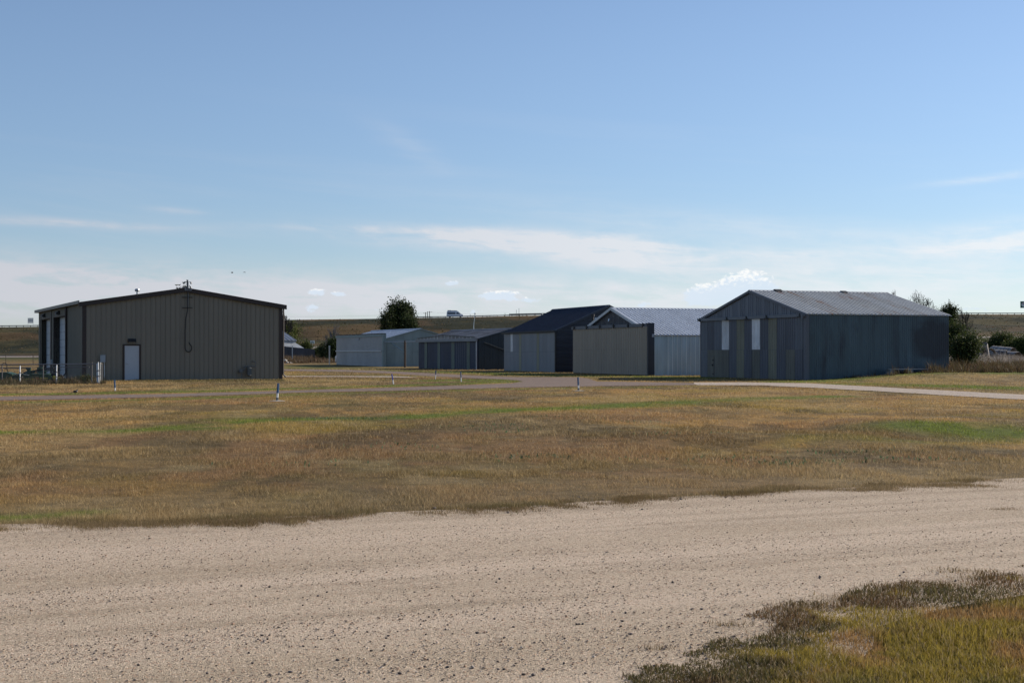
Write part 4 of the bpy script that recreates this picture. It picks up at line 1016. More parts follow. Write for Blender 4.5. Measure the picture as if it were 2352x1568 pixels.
# ------------------------------------------------------------------ farthest hangar with the brick-patterned front
M_front1 = mat('pale_stamped_sheet', (.33, .32, .315), .6, .05, .1, (1, 1, .5), 1)
M_side1 = mat('pale_blue_siding', (.18, .235, .245), .5, .2, .12, (1, 1, .3), 1.2)
M_roof1 = mat('pale_metal_roof', (.50, .52, .56), .38, .5, .12)
def pale_hangar():
    W, L, E, RG = 8.6, 18.0, 3.38, 4.50
    root = shed((-14.7, 166.3), math.atan2(.41, .912), W, L, E, RG, 'y', M_side1, 'hangar', 'pale hangar farthest off, its tall front of fine level courses crossed by one rail', 'hangar')
    sl = (RG - E) / (W / 2); top = lambda x: E + sl * min(x, W - x)
    n = 8; w = W / n
    for k in range(n):
        for (a, b, t) in ((-.1, 1.72, .012), (1.73, E - .1, .015), (E - .09, 9, .012)):
            if b == 9: sheet('wall_panel', M_side1, root, (0, 0, 0), X3, Z3, (0, -1, 0), k * w, (k + 1) * w, const(a), lambda u: max(a + .02, top(u) - .03), w, .02, .01, t, gap=.02)
            else: sheet('wall_panel', M_side1, root, (0, 0, 0), X3, Z3, (0, -1, 0), k * w, (k + 1) * w, const(a), const(b), w, .02, .01, t, gap=.02)
    roof_sheets(root, M_roof1, W, L, E, RG, 'y', 1.0, .5, .04, .02, over=.1, oe=.1)
    for (xa, za, xb, zb) in ((-.1, E - .05, W / 2, RG), (W / 2, RG, W + .1, E - .05)):
        MB().prism([(xa, za - .06), (xb, zb - .06), (xb, zb + .07), (xa, za + .07)], 'xz', -.14, -.03).build('rake_trim', M_side1, root)
    H = 3.93; d = empty('hangar_door', (0, 0, 0)); d.parent = root
    MB().box(-.50, -.30, -.1, L, -.02, H - .02).build('door_frame', M_front1, d)
    MB().box(-.56, -.2, -.55, -.1, -.05, H + .02).build('door_end', M_side1, d)
    n = 8; w = (L + .05) / n
    for r_, (z0, z1) in enumerate(((.04, 1.84), (2.02, H - .35))):
        for k in range(n):
            sheet('door_panel', M_front1, d, (-.50, -.08, 0), Z3, Y3, (-1, 0, 0), z0, z1, const(k * w + .01), const((k + 1) * w - .01), .20, .03, .018, .012, gap=.004, off=.1)
    MB().box(-.62, -.50, -.05, L, 1.86, 2.0).build('door_rail', M_wtrim, d)
    MB().box(-.60, -.50, -.1, L, H - .33, H - .06).build('door_header', M_side1, d)
    MB().box(-.62, -.28, -.56, L + .05, H - .02, H + .06).build('door_cap', M_black, d)
    z = H - .62; MB().tube([(-.53, 9.7, z), (-.56, 8.6, z - .02), (-.56, 8.2, z + .28)], .035, 5).build('bent_strap', M_wtrim, d)
    return root
ph = pale_hangar()
c0 = local(ph, (-.4, -.3, 2.95))
r, tp = outrigger(930.2, 782, 844.6, M_wood, c0, 'thick brown timber post between the pale hangar and the blue door hangar')
tp2 = Vector(tp)
MB().bar((0, 0, 1.75), tuple(local(ph, (.4, -.25, 2.9)) - Vector((tp[0], tp[1], 0))), .07, 5).build('brace', M_side1, r)
MB().bar((0, 0, 2.95), tuple(local(bh, (-.4, 14.2, 2.92)) - Vector((tp[0], tp[1], 0))), .035, 4).build('track_rail', M_wtrim, r)
r, tp = outrigger(1143.5, 779, 847.5, M_wood, local(bh, (-.4, -.1, 2.96)), 'rust brown post holding the track end beside the navy roofed hangar', .26)
MB().bar(tuple(local(bh, (.5, -.2, 2.7)) - Vector((tp[0], tp[1], 0))), tuple(local(bh, (6.0, -.2, .9)) - Vector((tp[0], tp[1], 0))), .06, 5).build('brace', M_side2, r)

# ------------------------------------------------------------------ old barn behind the tan building
M_barnroof = mat('ribbed_barn_roof', (.30, .33, .38), .45, .5, .15)
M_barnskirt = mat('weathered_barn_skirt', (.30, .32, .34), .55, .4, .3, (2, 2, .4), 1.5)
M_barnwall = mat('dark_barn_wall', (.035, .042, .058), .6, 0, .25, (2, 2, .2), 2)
def barn():
    # its low wall runs away to the right; broken-slope roof above
    rz = R(25)
    x1, y1 = atY(723, 249)[:2]
    root = empty('barn', (x1, y1, 0), rz, 'old barn with broken slope grey roof and dark low side wall', 'barn')
    W, L = 14.0, 9.0       # local -x runs to the left
    hw = lambda x: 2.35 + min(-x, 9) * .095
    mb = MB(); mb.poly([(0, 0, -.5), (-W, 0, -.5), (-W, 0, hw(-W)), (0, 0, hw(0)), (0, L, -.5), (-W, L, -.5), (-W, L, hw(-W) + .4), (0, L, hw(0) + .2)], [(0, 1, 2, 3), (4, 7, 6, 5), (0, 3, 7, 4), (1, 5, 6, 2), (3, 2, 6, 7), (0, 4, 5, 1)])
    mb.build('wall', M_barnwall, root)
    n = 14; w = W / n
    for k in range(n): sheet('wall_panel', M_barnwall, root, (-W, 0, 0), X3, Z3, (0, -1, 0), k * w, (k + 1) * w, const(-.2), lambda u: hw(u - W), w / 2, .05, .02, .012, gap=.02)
    # lower skirt roof then steep roof above with a straight band between
    sx = -4.2
    def quad(name, m, pts, ribs=0):
        mb = MB(); P = [Vector(p) for p in pts]; nrm = (P[1] - P[0]).cross(P[3] - P[0]).normalized() * -.12
        mb.poly(P + [p + nrm for p in P], [(0, 1, 2, 3), (4, 7, 6, 5), (0, 4, 5, 1), (1, 5, 6, 2), (2, 6, 7, 3), (3, 7, 4, 0)])
        o = mb.build(name, m, root)
        return o
    hL = hw(-W)
    quad('skirt_roof', M_barnskirt, [(-W, .1, hL + .05), (-1.9, .1, hw(-1.9) + .05), (-2.9, 2.0, 3.5), (-W, 2.0, 3.9)])
    quad('roof_band', M_barnskirt, [(-W, 2.02, 3.85), (-2.9, 2.02, 3.45), (-2.9, 2.05, 3.82), (-W, 2.05, 4.2)])
    quad('skirt_roof', M_barnskirt, [(-1.9, .1, hw(-1.9) + .05), (-1.9, 9, 2.5), (-2.9, 8, 3.5), (-2.9, 2.0, 3.5)])
    n = 16
    A = Vector((-2.75, 1.85, 3.82)); B = Vector((-W, 1.85, 4.2)); T = Vector((-7.5, 6.5, 7.8)); T2 = Vector((-W - 3, 6.5, 7.9))
    for k in range(n):
        a0, a1 = k / n, (k + 1) / n - .004
        P = [A.lerp(B, a0), A.lerp(B, a1), T.lerp(T2, a1), T.lerp(T2, a0)]
        mb = MB(); up = Vector((0, -.03, .06)); mb.poly(P + [p + up for p in P], [(0, 1, 2, 3), (4, 7, 6, 5), (0, 4, 5, 1), (1, 5, 6, 2), (2, 6, 7, 3), (3, 7, 4, 0)])
        q = A.lerp(B, a0); q2 = T.lerp(T2, a0); mb.bar(q + up, q2 + up, .07, 4); mb.build('roof_panel', M_barnroof, root)
    quad('roof_end', M_barnroof, [(-2.75, 1.85, 3.82), (-2.75, 9, 3.85), (-7.5, 6.6, 7.8), (-7.5, 6.5, 7.8)])
    fp = [(0, -.2), (-W, -.2), (-W, L), (0, L)]; c, s = math.cos(rz), math.sin(rz)
    FOOT.append([(x1 + c * a - s * b, y1 + s * a + c * b) for a, b in fp])
barn()

# ------------------------------------------------------------------ taxiway marker stakes
M_blue = mat('faded_blue_paint', (.025, .085, .19), .5, 0, .15)
M_vblue = mat('bright_blue_paint', (.030, .050, .32), .5, 0, .1)
M_stw = mat('white_paint', (.74, .74, .72), .5, 0, .08)
def stake(px, ptop, pbase, lean, frac, label, blue=None, plate=False, r=.030):
    x, y = at(px, pbase); h = (pbase - ptop) / FPX * y
    e = empty('marker_stake', (x, y, 0), 0, label, 'marker post', 'blue and white marker stakes along the taxiway')
    t = Vector((lean, 0, 1)).normalized()
    MB().bar(t * -.05, t * (h * frac), r, 8).build('lower_section', M_stw, e)
    MB().bar(t * (h * frac), t * h, r * 1.12, 8).build('upper_section', blue or M_blue, e)
    if plate:
        MB().lathe([(.26, .012), (.27, .022), (.10, .035)], 14, (0, 0, 0)).build('base_plate', M_conc, e)
        MB().bar((0, 0, 0), t * .13, r * 1.25, 8).build('collar', M_grey_dk, e)
    return e
stake(636.5, 880, 921.5, .07, .46, 'blue and white stake on a round plate, before the tan building end', plate=True, r=.036)
stake(1329, 866, 898, -.045, .42, 'blue and white stake on a round plate, before the taupe door', plate=True, r=.036)
stake(904, 858, 883, -.17, .42, 'bright blue topped white stake leaning left near the gravel track', M_vblue)
stake(1000, 850, 870.3, .06, .50, 'smallest and farthest blue and white stake, below the blue door hangar')
stake(1059.5, 853, 876.8, -.06, .42, 'blue and white stake in green turf below the blue door hangar right end')
stake(264.7, 871.8, 897.3, -.07, .26, 'mostly blue stake in front of the white walk door')

# ------------------------------------------------------------------ chain link fence, leaning pipes
M_pipe = mat('bright_pipe', (.60, .60, .58), .35, .6, .15)
M_dpipe = mat('dull_pipe', (.16, .15, .15), .5, .4, .2)
def fence():
    x1, y1 = atY(230.6, 76)[:2]; x0, y0 = atY(-420, 82)[:2]
    xm, ym = atY(0, 78)[:2]
    e = empty('chain_link_fence', (x1, y1, 0), 0, 'low chain link fence with top rail left of the tan building', 'fence')
    A = Vector((0, 0, 0)); B = Vector((x0 - x1, y0 - y1, 0)); n = 9
    pos = [0, .028, .19, .33, .47, .61, .75, .88, 1.0]
    for i, t in enumerate(pos):
        p = A.lerp(B, t); MB().bar(p + Vector((0, 0, -.1)), p + Vector((0, 0, 1.14 if i < 2 else 1.04)), .03, 6).build('post', M_dpipe if i else M_pipe, e)
    q = A.lerp(B, .0); z0 = 1.07
    MB().tube([A + Vector((0, 0, 1.05)), A.lerp(B, .3) + Vector((0, 0, 1.0)), A.lerp(B, .5) + Vector((0, 0, 1.0)), B + Vector((0, 0, .98))], .032, 6).build('top_rail', M_dpipe, e)
    MB().tube([A.lerp(B, .04) + Vector((0, .2, .88)), A.lerp(B, .165) + Vector((0, .2, .86))], .022, 5).build('rail', M_dpipe, e)
    MB().tube([A.lerp(B, .235) + Vector((0, .2, .82)), A.lerp(B, .5) + Vector((0, .2, .78))], .028, 5).build('rail', M_dpipe, e)
    m = MB(); Lm = B.length; s = .09; H = .98; d = B.normalized()
    k = 0; u = -H
    while u < Lm:
        for sg in (1, -1):
            ua, ub = (u, u + H) if sg > 0 else (u + H, u)
            za, zb = 0., H
            if min(ua, ub) < 0 or max(ua, ub) > Lm: continue
            a = d * ua + Vector((0, 0, za)); b = d * ub + Vector((0, 0, zb)); w = Vector((0, 0, .004))
            m.poly([a - w, b - w, b + w, a + w], [(0, 1, 2, 3)])
        u += s
    o = m.build('wire_mesh', M_dpipe, e, fix=False); o['kind'] = 'stuff'
    # gate that stands open behind, running back to the building
    g = MB(); p = A.lerp(B, .028); g.tube([p + Vector((0, 0, 1.04)), p + Vector((-.6, 4.0, 1.04))], .022, 5); g.bar(p + Vector((-.6, 4, 0)), p + Vector((-.6, 4, 1.06)), .025, 6); g.build('return_rail', M_dpipe, e)
fence()
def pipe(px0, py0, px1, py1, label):
    x, y = atY(px1, 75.3)[:2]; h = (py1 - py0) / FPX * y; dx_ = (px0 - px1) / FPX * y
    e = empty('leaning_pipe', (x, y, 0), 0, label, 'metal pipe', 'bright pipes leaning on the chain link fence')
    t = Vector((dx_, .45, h)); MB().bar((0, 0, -.03), t, .030, 8).build('pipe', M_pipe, e)
    for f in (.36, .62): c = MB(); q = t * f; c.bar(q - t.normalized() * .02, q + t.normalized() * .02, .05, 8); c.bar(q, q + Vector((.14, -.04, .02)), .012, 5); c.build('clamp', M_dpipe, e)
pipe(39.5, 840, 46, 881, 'bright pipe leaning left over the green mower, leftmost of the four')
pipe(124, 838, 130, 881, 'bright pipe leaning left before the nearer garage door')
pipe(217.4, 835.7, 224, 881.5, 'left one of the close pair of leaning pipes at the fence end')
pipe(219.8, 832.5, 227, 882, 'right one of the close pair of leaning pipes at the fence end')

# ------------------------------------------------------------------ green rotary mower behind the fence
M_jg = mat('dark_green_paint', (.012, .045, .018), .45, 0, .2)
M_rub = mat('black_rubber', (.012, .012, .012), .85, 0, .3)
M_red = mat('red_reflector', (.45, .05, .03), .4, 0, .1)
M_yel = mat('yellow_decal', (.55, .42, .03), .5, 0, .1)
def mower():
    x, y = atY(62, 80.5)[:2]
    e = empty('rotary_mower', (x, y, 0), R(8), 'dark green folding rotary mower parked behind the chain link fence', 'mower')
    d = MB(); d.prism([(-.55, .22), (1.45, .22), (1.5, .34), (1.3, .46), (-.4, .48), (-.58, .34)], 'xz', -.9, .9); d.build('deck', M_jg, e)
    sk = MB(); sk.box(-.6, 1.48, -.93, -.90, .10, .30); sk.build('side_skirt', M_jg, e)
    w = MB(); w.prism([(-1.9, .12), (-.62, .30), (-.65, .46), (-1.0, .56), (-1.5, .55), (-2.1, .26)], 'xz', -.8, .8); w.build('wing_deck', M_jg, e)
    for (gx, gz) in ((.10, .50), (.72, .50)):
        g = MB(); g.lathe([(.20, gz), (.17, gz + .10), (.10, gz + .14), (.10, gz + .20)], 10, (gx, 0, 0)); g.box(gx - .15, gx + .12, -.12, .12, gz + .2, gz + .33); g.bar((gx, -.1, gz + .12), (gx + .35, -.1, gz + .08), .05, 6); g.build('gearbox', M_jg, e)
    h = MB(); h.tube([(-1.32, -.2, .5), (-1.32, -.2, .98), (-1.25, -.2, 1.06), (-1.12, -.2, 1.06), (-1.05, -.2, .98), (-1.05, -.2, .72), (-.95, -.2, .5)], .022, 5); h.tube([(-1.05, -.2, .75), (-1.32, -.2, .78)], .02, 5); h.build('hose_stand', M_black, e)
    t = MB(); t.tube([(-.2, 0, .5), (.6, -.1, .66), (1.5, -.2, .80)], .05, 5); t.tube([(-.1, .2, .45), (1.5, .1, .70)], .035, 5); t.build('drive_shaft', M_black, e)
    for (wx, wr) in ((1.62, .27), (1.9, .22), (-.75, .22)):
        q = MB(); q.lathe([(wr * .4, -.1), (wr * .95, -.1), (wr, -.04), (wr, .04), (wr * .95, .1), (wr * .4, .1)], 16, (wx, -.6, wr), 'y'); wh = q.build('wheel', M_rub, e)
        q = MB(); q.lathe([(.03, -.12), (wr * .4, -.10), (wr * .4, .1), (.03, .1)], 10, (wx, -.6, wr), 'y'); q.build('rim', M_yel, wh)
    MB().box(.66, .82, -.945, -.932, .17, .26).build('reflector', M_red, e)
    MB().box(.05, .55, -.945, -.932, .17, .20).build('decal', M_yel, e); MB().box(.9, 1.3, -.945, -.932, .22, .25).build('decal', M_yel, e)
    l = MB(); l.bar((-.5, -.95, .42), (-.1, -.95, .46), .02, 5); l.bar((.0, -.95, .44), (.3, -.95, .40), .016, 5); l.build('lift_link', M_pipe, e)
mower()

# ------------------------------------------------------------------ birds
def bird_ground(px, py):
    x, y = at(px, py)
    e = empty('bird', (x, y, .02), R(-20), 'small dark plover like bird standing on green turf by the taxiway edge', 'bird')
    b = MB(); b.lathe([(.004, -.13), (.022, -.09), (.048, -.03), (.050, .02), (.034, .07), (.018, .09)], 10, (0, 0, .10), 'x')
    b.poly([(-.10, -.015, .105), (-.10, .015, .105), (-.19, .018, .085), (-.19, -.018, .085), (-.10, 0, .12)], [(0, 1, 2, 3), (0, 3, 4), (1, 4, 2), (2, 4, 3), (0, 4, 1)])
    b.lathe([(.008, .125), (.024, .14), (.030, .165), (.022, .19), (.005, .2)], 10, (.085, 0, 0)); b.bar((.07, 0, .09), (.085, 0, .15), .022, 8)
    b.build('body', M_birdb, e, smooth=True)
    MB().bar((.11, 0, .165), (.15, 0, .16), .007, 6, .001).build('beak', M_black, e)
    for s_ in (-1, 1): MB().tube([(0, s_ * .015, .08), (.01, s_ * .018, .03), (-.005, s_ * .018, -.02)], .004, 4).build('leg', M_black, e)
    MB().lathe([(.03, -.005), (.036, 0), (.03, .01)], 10, (.072, 0, .125)).build('breast_band', M_stw, e)
M_birdb = mat('brown_plumage', (.05, .038, .03), .8, 0, .3, (1, 1, 1), 30)
bird_ground(173, 906)
def bird_fly(px, py, Y, rz, flap, label):
    x, y, z = atY(px, Y, py)
    e = empty('bird', (x, y, z), R(rz), label, 'bird', 'birds flying far off over the tan building')
    b = MB(); b.lathe([(.01, -.2), (.05, -.1), (.06, .02), (.03, .12), (.035, .16), (.004, .22)], 8, (0, 0, 0), 'x'); b.poly([(-.18, -.03, 0), (-.18, .03, 0), (-.34, .08, 0), (-.34, -.08, 0), (-.2, 0, .03)], [(0, 1, 2, 3), (0, 3, 4), (1, 4, 2), (2, 4, 3)]); b.build('body', M_birdb, e)
    for s_ in (-1, 1):
        MB().poly([(.08, s_ * .04, 0), (-.08, s_ * .04, 0), (.06, s_ * .3, flap), (-.10, s_ * .3, flap), (-.06, s_ * .62, flap * .7), (.0, s_ * .03, .02), (0, s_ * .3, flap + .015)], [(0, 1, 3, 2), (2, 3, 4), (0, 2, 6, 5), (5, 6, 3, 1), (2, 4, 6), (6, 4, 3)]).build('wing', M_birdb, e)
bird_fly(533, 626.5, 260, 30, .16, 'left one of two tiny dark birds in the sky right of the roof peak')
bird_fly(561.3, 625, 260, -20, -.05, 'right one of two tiny dark birds in the sky right of the roof peak')

# ------------------------------------------------------------------ guard rails, highway furniture
M_rail = mat('old_guard_rail', (.10, .10, .105), .6, .3, .2)
M_post = mat('dark_timber_post', (.05, .042, .035), .85, 0, .2)
def px_of(x, y): return CXP + FPX * x / y
def guard(px0, px1, Y, step, label, hgt=.70, drop=0.):
    x0, x1 = atY(px0, Y)[0], atY(px1, Y)[0]; n = int((x1 - x0) / step)
    e = empty('guard_rail', (x0, Y, zt1(x0, Y)), 0, label, 'guard rail'); z0 = e.location.z
    proto = None
    for i in range(n + 1):
        x = i * step; z = zt1(x0 + x, Y) - z0
        if proto is None: proto = MB().box(-.09, .09, -.1, .1, -.3, hgt + .03).build('post', M_post, e); o = proto
        else: o = proto.copy(); COL.objects.link(o); o.parent = e
        o.location = (x, .12, z)
    pts = []
    for i in range(n + 1): x = i * step; pts.append((x, zt1(x0 + x, Y) - z0))
    V = []; F = []
    prof = [(.0, hgt - .34), (-.06, hgt - .30), (-.06, hgt - .22), (0, hgt - .17), (-.06, hgt - .12), (-.06, hgt - .04), (0, hgt), (.02, hgt), (.02, hgt - .34)]
    for (x, z) in pts: V += [(x, a, z + b) for a, b in prof]
    k = len(prof)
    for i in range(len(pts) - 1):
        for j in range(k): F.append((i * k + j, i * k + (j + 1) % k, (i + 1) * k + (j + 1) % k, (i + 1) * k + j))
    MB().poly(V, F).build('rail', M_rail, e)
guard(-160, 640, 557.0, 2.8, 'guard rail on the bank seen left of the tan building', .75)
guard(955, 1255, 556.8, 2.9, 'guard rail along the highway under the white van', .62)
guard(1170, 1420, 557.4, 3.4, 'pale gapped bridge rail running behind the navy roof', 1.0)
guard(2150, 2600, 557.0, 2.8, 'long dark guard rail on the bank at the right edge', .72)

M_vanw = mat('silver_van_paint', (.68, .69, .71), .35, .1, .05)
M_glass = mat('dark_glass', (.012, .015, .022), .08, 0, .1, spec=.8)
def van():
    x, y, _ = atY(1045, 563, 720); z = zt1(x, 563) + .12
    e = empty('camper_van', (x, 563, z), 0, 'silver high roof camper van driving right along the highway', 'van')
    body = [(-3.25, .42), (-3.3, 1.0), (-3.22, 2.2), (-3.05, 2.58), (-2.6, 2.68), (.9, 2.68), (1.25, 2.55), (2.15, 1.62), (2.95, 1.30), (3.28, 1.02), (3.32, .55), (3.2, .38)]
    mb = MB(); n = len(body)
    def ring(yy, sc): return [(px_, yy, .38 + (pz - .38) * sc) for px_, pz in body]
    P = ring(-.92, .94) + ring(-1.0, .90)[:0] + []
    ys = [(-.86, 1.0), (-1.0, .9), (-1.02, .45)]
    # sides lean in toward the roof
    def pt(px_, pz, s): return (px_, s * (1.01 - .13 * max(0, (pz - 1.1) / 1.6)), pz)
    P = [pt(a, b, -1) for a, b in body] + [pt(a, b, 1) for a, b in body]
    mb.poly(P, [tuple(range(n)), tuple(range(n, 2 * n))[::-1]] + [(i, i + n, (i + 1) % n + n, (i + 1) % n) for i in range(n)])
    o = mb.build('body', M_vanw, e)
    bv = o.modifiers.new('bevel', 'BEVEL'); bv.width = .08; bv.segments = 2; bv.limit_method = 'ANGLE'
    def side(pts, name, m, d=.02):
        for s in (-1, 1):
            P = [pt(a, b, s) for a, b in pts]; Q = [(a, b + s * d, c) for a, b, c in P]; k = len(P)
            MB().poly(P + Q, [tuple(range(k)), tuple(range(k, 2 * k))[::-1]] + [(i, i + k, (i + 1) % k + k, (i + 1) % k) for i in range(k)]).build(name, m, e)
    side([(-2.95, 1.35), (-2.9, 2.1), (.25, 2.1), (.25, 1.35)], 'side_window', M_glass)
    side([(.55, 1.38), (.62, 2.1), (1.15, 2.1), (1.85, 1.55), (1.85, 1.38)], 'cab_window', M_glass)
    side([(-3.2, .42), (-3.25, .62), (3.25, .62), (3.2, .42)], 'sill_trim', M_black, .03)
    w = MB(); w.poly([(1.30, -.84, 2.50), (1.30, .84, 2.50), (2.16, .92, 1.64), (2.16, -.92, 1.64), (1.27, -.82, 2.53), (1.27, .82, 2.53), (2.19, .92, 1.67), (2.19, -.92, 1.67)], [(0, 1, 2, 3), (4, 7, 6, 5), (0, 4, 5, 1), (1, 5, 6, 2), (2, 6, 7, 3), (3, 7, 4, 0)]); 
    for v in range(8): w.v[v] = (w.v[v][0] + .05, w.v[v][1], w.v[v][2] + .03)
    w.build('windscreen', M_glass, e)
    b = MB(); b.box(-2.95, -1.5, -.62, .62, 2.72, 2.92); b.box(-1.3, .2, -.6, .6, 2.70, 2.84); b.box(.25, .75, -.5, .5, 2.7, 2.78); b.box(-2.9, .7, -.78, -.72, 2.68, 2.80); b.box(-2.9, .7, .72, .78, 2.68, 2.80); b.build('roof_rack', M_black, e)
    for wx in (-2.05, 2.15):
        for s in (-1, 1):
            q = MB(); q.lathe([(.16, -.12), (.34, -.12), (.37, -.07), (.37, .07), (.34, .12), (.16, .12)], 18, (wx, s * .88, .37), 'y'); wh = q.build('wheel', M_rub, e)
            q = MB(); q.lathe([(.03, -.13), (.2, -.12), (.2, .12), (.03, .13)], 12, (wx, s * .88, .37), 'y'); q.build('rim', M_galv, wh)
    for s in (-1, 1):
        q = MB(); q.lathe([(.04, -.04), (.13, -.02), (.13, .04)], 10, (3.2, s * .78, .98), 'x'); q.build('headlight', M_stw, e)
        MB().box(1.75, 1.95, s * 1.05, s * 1.28, 1.42, 1.75).build('mirror', M_black, e)
    MB().box(-3.36, -3.26, -.95, .95, .45, .65).build('rear_bumper', M_black, e); MB().box(3.2, 3.38, -.95, .95, .42, .68).build('front_bumper', M_black, e)
van()
def util_pole(px, ptop, Y, arm, label):
    x, y = atY(px, Y)[:2]; z = zt1(x, y); zt = CAMZ + (HZP - ptop) / FPX * Y
    e = empty('utility_pole', (x, y, z), 0, label, 'utility pole', 'wooden poles beyond the highway')
    MB().bar((0, 0, 0), (0, 0, zt - z), .22, 8, .15).build('pole', M_post, e)
    if arm: MB().bar((-arm, 0, zt - z - .45), (arm, 0, zt - z - .45), .07, 5).build('crossarm', M_post, e)
    for i, dx_ in enumerate(((-.9, .9) if arm else (0,))): MB().lathe([(.05, zt - z - .38 if arm else zt - z), (.09, zt - z - .28 if arm else zt - z + .1), (.04, zt - z - .15 if arm else zt - z + .2)], 6, (dx_ if arm else 0, 0, 0)).build('insulator', M_grey, e)
    return Vector((x, y, zt))
p1 = util_pole(977.3, 717, 640, 1.0, 'left one of three close dark poles beyond the highway')
p2 = util_pole(981.8, 715.6, 642, 0, 'middle one of three close dark poles beyond the highway, without crossarm')
p3 = util_pole(986.4, 714.5, 640, 1.2, 'right one of three close dark poles beyond the highway')
def wire(pts, r, name, label, cat='wire'):
    m = MB()
    for a, b in zip(pts[:-1], pts[1:]):
        a = Vector(a); b = Vector(b); pr = a; sag = (b - a).length * .012
        for i in range(1, 13):
            t = i / 12; q = a.lerp(b, t) - Vector((0, 0, 4 * sag * t * (1 - t))); m.bar(pr, q, r, 3, cap=False); pr = q
    tag(m.build(name, M_black, None, fix=False), label, cat)
wire([atY(560, 640, 724.5), p1 - Vector((0, 0, .35))], .022, 'power_line', 'thin power line running left from the three poles')
wire([p3 - Vector((0, 0, .35)), atY(1110, 640, 722), atY(1500, 640, 722)], .022, 'power_line', 'thin power line running right from the three poles behind the van')
def street_lamp(px, ptop, Y, label):
    x, y = atY(px, Y)[:2]; z = zt1(x, y); zt = CAMZ + (HZP - ptop) / FPX * Y; h = zt - z
    e = empty('street_lamp', (x, y, z), 0, label, 'lamp post')
    MB().bar((0, 0, 0), (0, 0, h * .62), .17, 8, .13).build('pole', M_galv, e); MB().bar((0, 0, h * .62), (.35, 0, h - .2), .09, 8).build('upper_pole', M_galv, e)
    q = MB(); q.lathe([(.10, h - .25), (.32, h - .2), (.30, h - .02), (.12, h + .08)], 10, (.4, 0, 0)); q.build('lamp_head', M_stw, e)
street_lamp(1088, 719, 400, 'slender pale lamp post before the bank above the blue hangar roof')
# small reflector posts along the bank top
for i, (px, hh) in enumerate(((1061, .0), (1080, 1.1), (1160, 1.3), (1186, 2.4), (1192, 3.0))):
    if hh == 0: continue
    Y = 556.2; x, y = atY(px, Y)[:2]
    nm = {1080: 'thin reflector post on the bank just right of the van', 1160: 'thin short reflector post on the bank between van and navy roof', 1186: 'slim dark reflector post beside the taller one near the bridge rail', 1192: 'tallest dark reflector post where the bridge rail begins'}[px]
    e = empty('reflector_post', (x, y, zt1(x, y)), 0, nm, 'reflector post', 'reflector posts along the highway'); MB().box(-.06, .06, -.03, .03, -.2, hh).build('post', M_post, e)
    MB().box(-.10, .10, -.05, -.03, hh - .25, hh).build('reflector', M_grey, e)
def sign_back():
    x, y, zt = atY(70, 566, 730); z = zt1(x, 566)
    e = empty('road_sign', (x, y, z), 0, 'back of a slatted road sign standing above the guard rail', 'road sign'); h = zt - z
    for s in (-1, 1): MB().bar((s * 1.05, 0, 0), (s * 1.05, 0, h), .05, 6).build('leg', M_galv, e)
    for k in range(4):
        z0 = h - 2.05 + k * .52; MB().box(-1.12, 1.12, -.05, .0, z0, z0 + .46).build('slat', M_signb, e)
    for k in range(3):
        z0 = h - 1.85 + k * .75; MB().box(-1.12, 1.12, .0, .06, z0, z0 + .08).build('brace', M_dpipe, e)
M_signb = mat('sign_back_metal', (.46, .47, .45), .5, .3, .1)
sign_back()
def small_sign():
    x, y = atY(717.5, 400)[:2]; z = zt1(x, y)
    e = empty('road_sign', (x, y, z), 0, 'small white road sign by the frontage road behind the barn', 'road sign'); h = CAMZ + (HZP - 782) / FPX * 400 - z
    MB().bar((0, 0, 0), (0, 0, h), .05, 6).build('pole', M_galv, e); MB().box(-.6, .6, -.08, -.04, h - .85, h).build('sign_face', M_stw, e)
    t = MB()
    for k in range(3): t.box(-.38 + k * .27, -.20 + k * .27, -.09, -.081, h - .55, h - .33)
    t.build('lettering', M_black, e)
small_sign()
def gas_sign():
    Yg = 640; x, y, zt = atY(2344.5, Yg, 691.8); zb = CAMZ + (HZP - 707) / FPX * Yg; w = 6.2
    g = empty('pole_sign', (x + w / 2, y, zt1(x, y)), 0, 'tall green and white roadside sign cut by the right edge', 'sign'); z0 = g.location.z
    MB().box(-.25, .25, 0, .4, 0, zb - z0).build('pole', M_galv, g)
    MB().box(-w / 2, w / 2, -.15, .35, zb - z0, zt - z0).build('sign_box', M_sgreen, g)
    c = (zb + zt) / 2 - z0; hh = (zt - zb) / 2
    V = []; n = 20
    for i in range(n):
        a = 2 * math.pi * i / n; V.append((math.copysign(abs(math.cos(a)) ** .7, math.cos(a)) * (w / 2 - .35), math.copysign(abs(math.sin(a)) ** .7, math.sin(a)) * (hh - .3)))
    MB().prism([(a, b + c) for a, b in V], 'xz', -.19, -.151).build('sign_face', M_stw, g)
    cu = bpy.data.curves.new('lettering', 'FONT'); cu.body = 'Sinclair'; cu.size = 1.45; cu.extrude = .015; cu.align_x = 'LEFT'; cu.shear = .2
    tmp = bpy.data.objects.new('lettering', cu); COL.objects.link(tmp); bpy.context.view_layer.update(); me = bpy.data.meshes.new_from_object(tmp.evaluated_get(bpy.context.evaluated_depsgraph_get())); bpy.data.objects.remove(tmp); me.materials.clear(); me.materials.append(M_red2); o = bpy.data.objects.new('lettering', me); COL.objects.link(o); o.parent = g; o.rotation_euler = (R(90), 0, 0); o.location = (-w / 2 + .55, -.21, c + .0)
M_sgreen = mat('green_sign_paint', (.02, .13, .09), .5, 0, .05); M_red2 = mat('red_lettering', (.30, .03, .035), .5, 0, .05)
gas_sign()

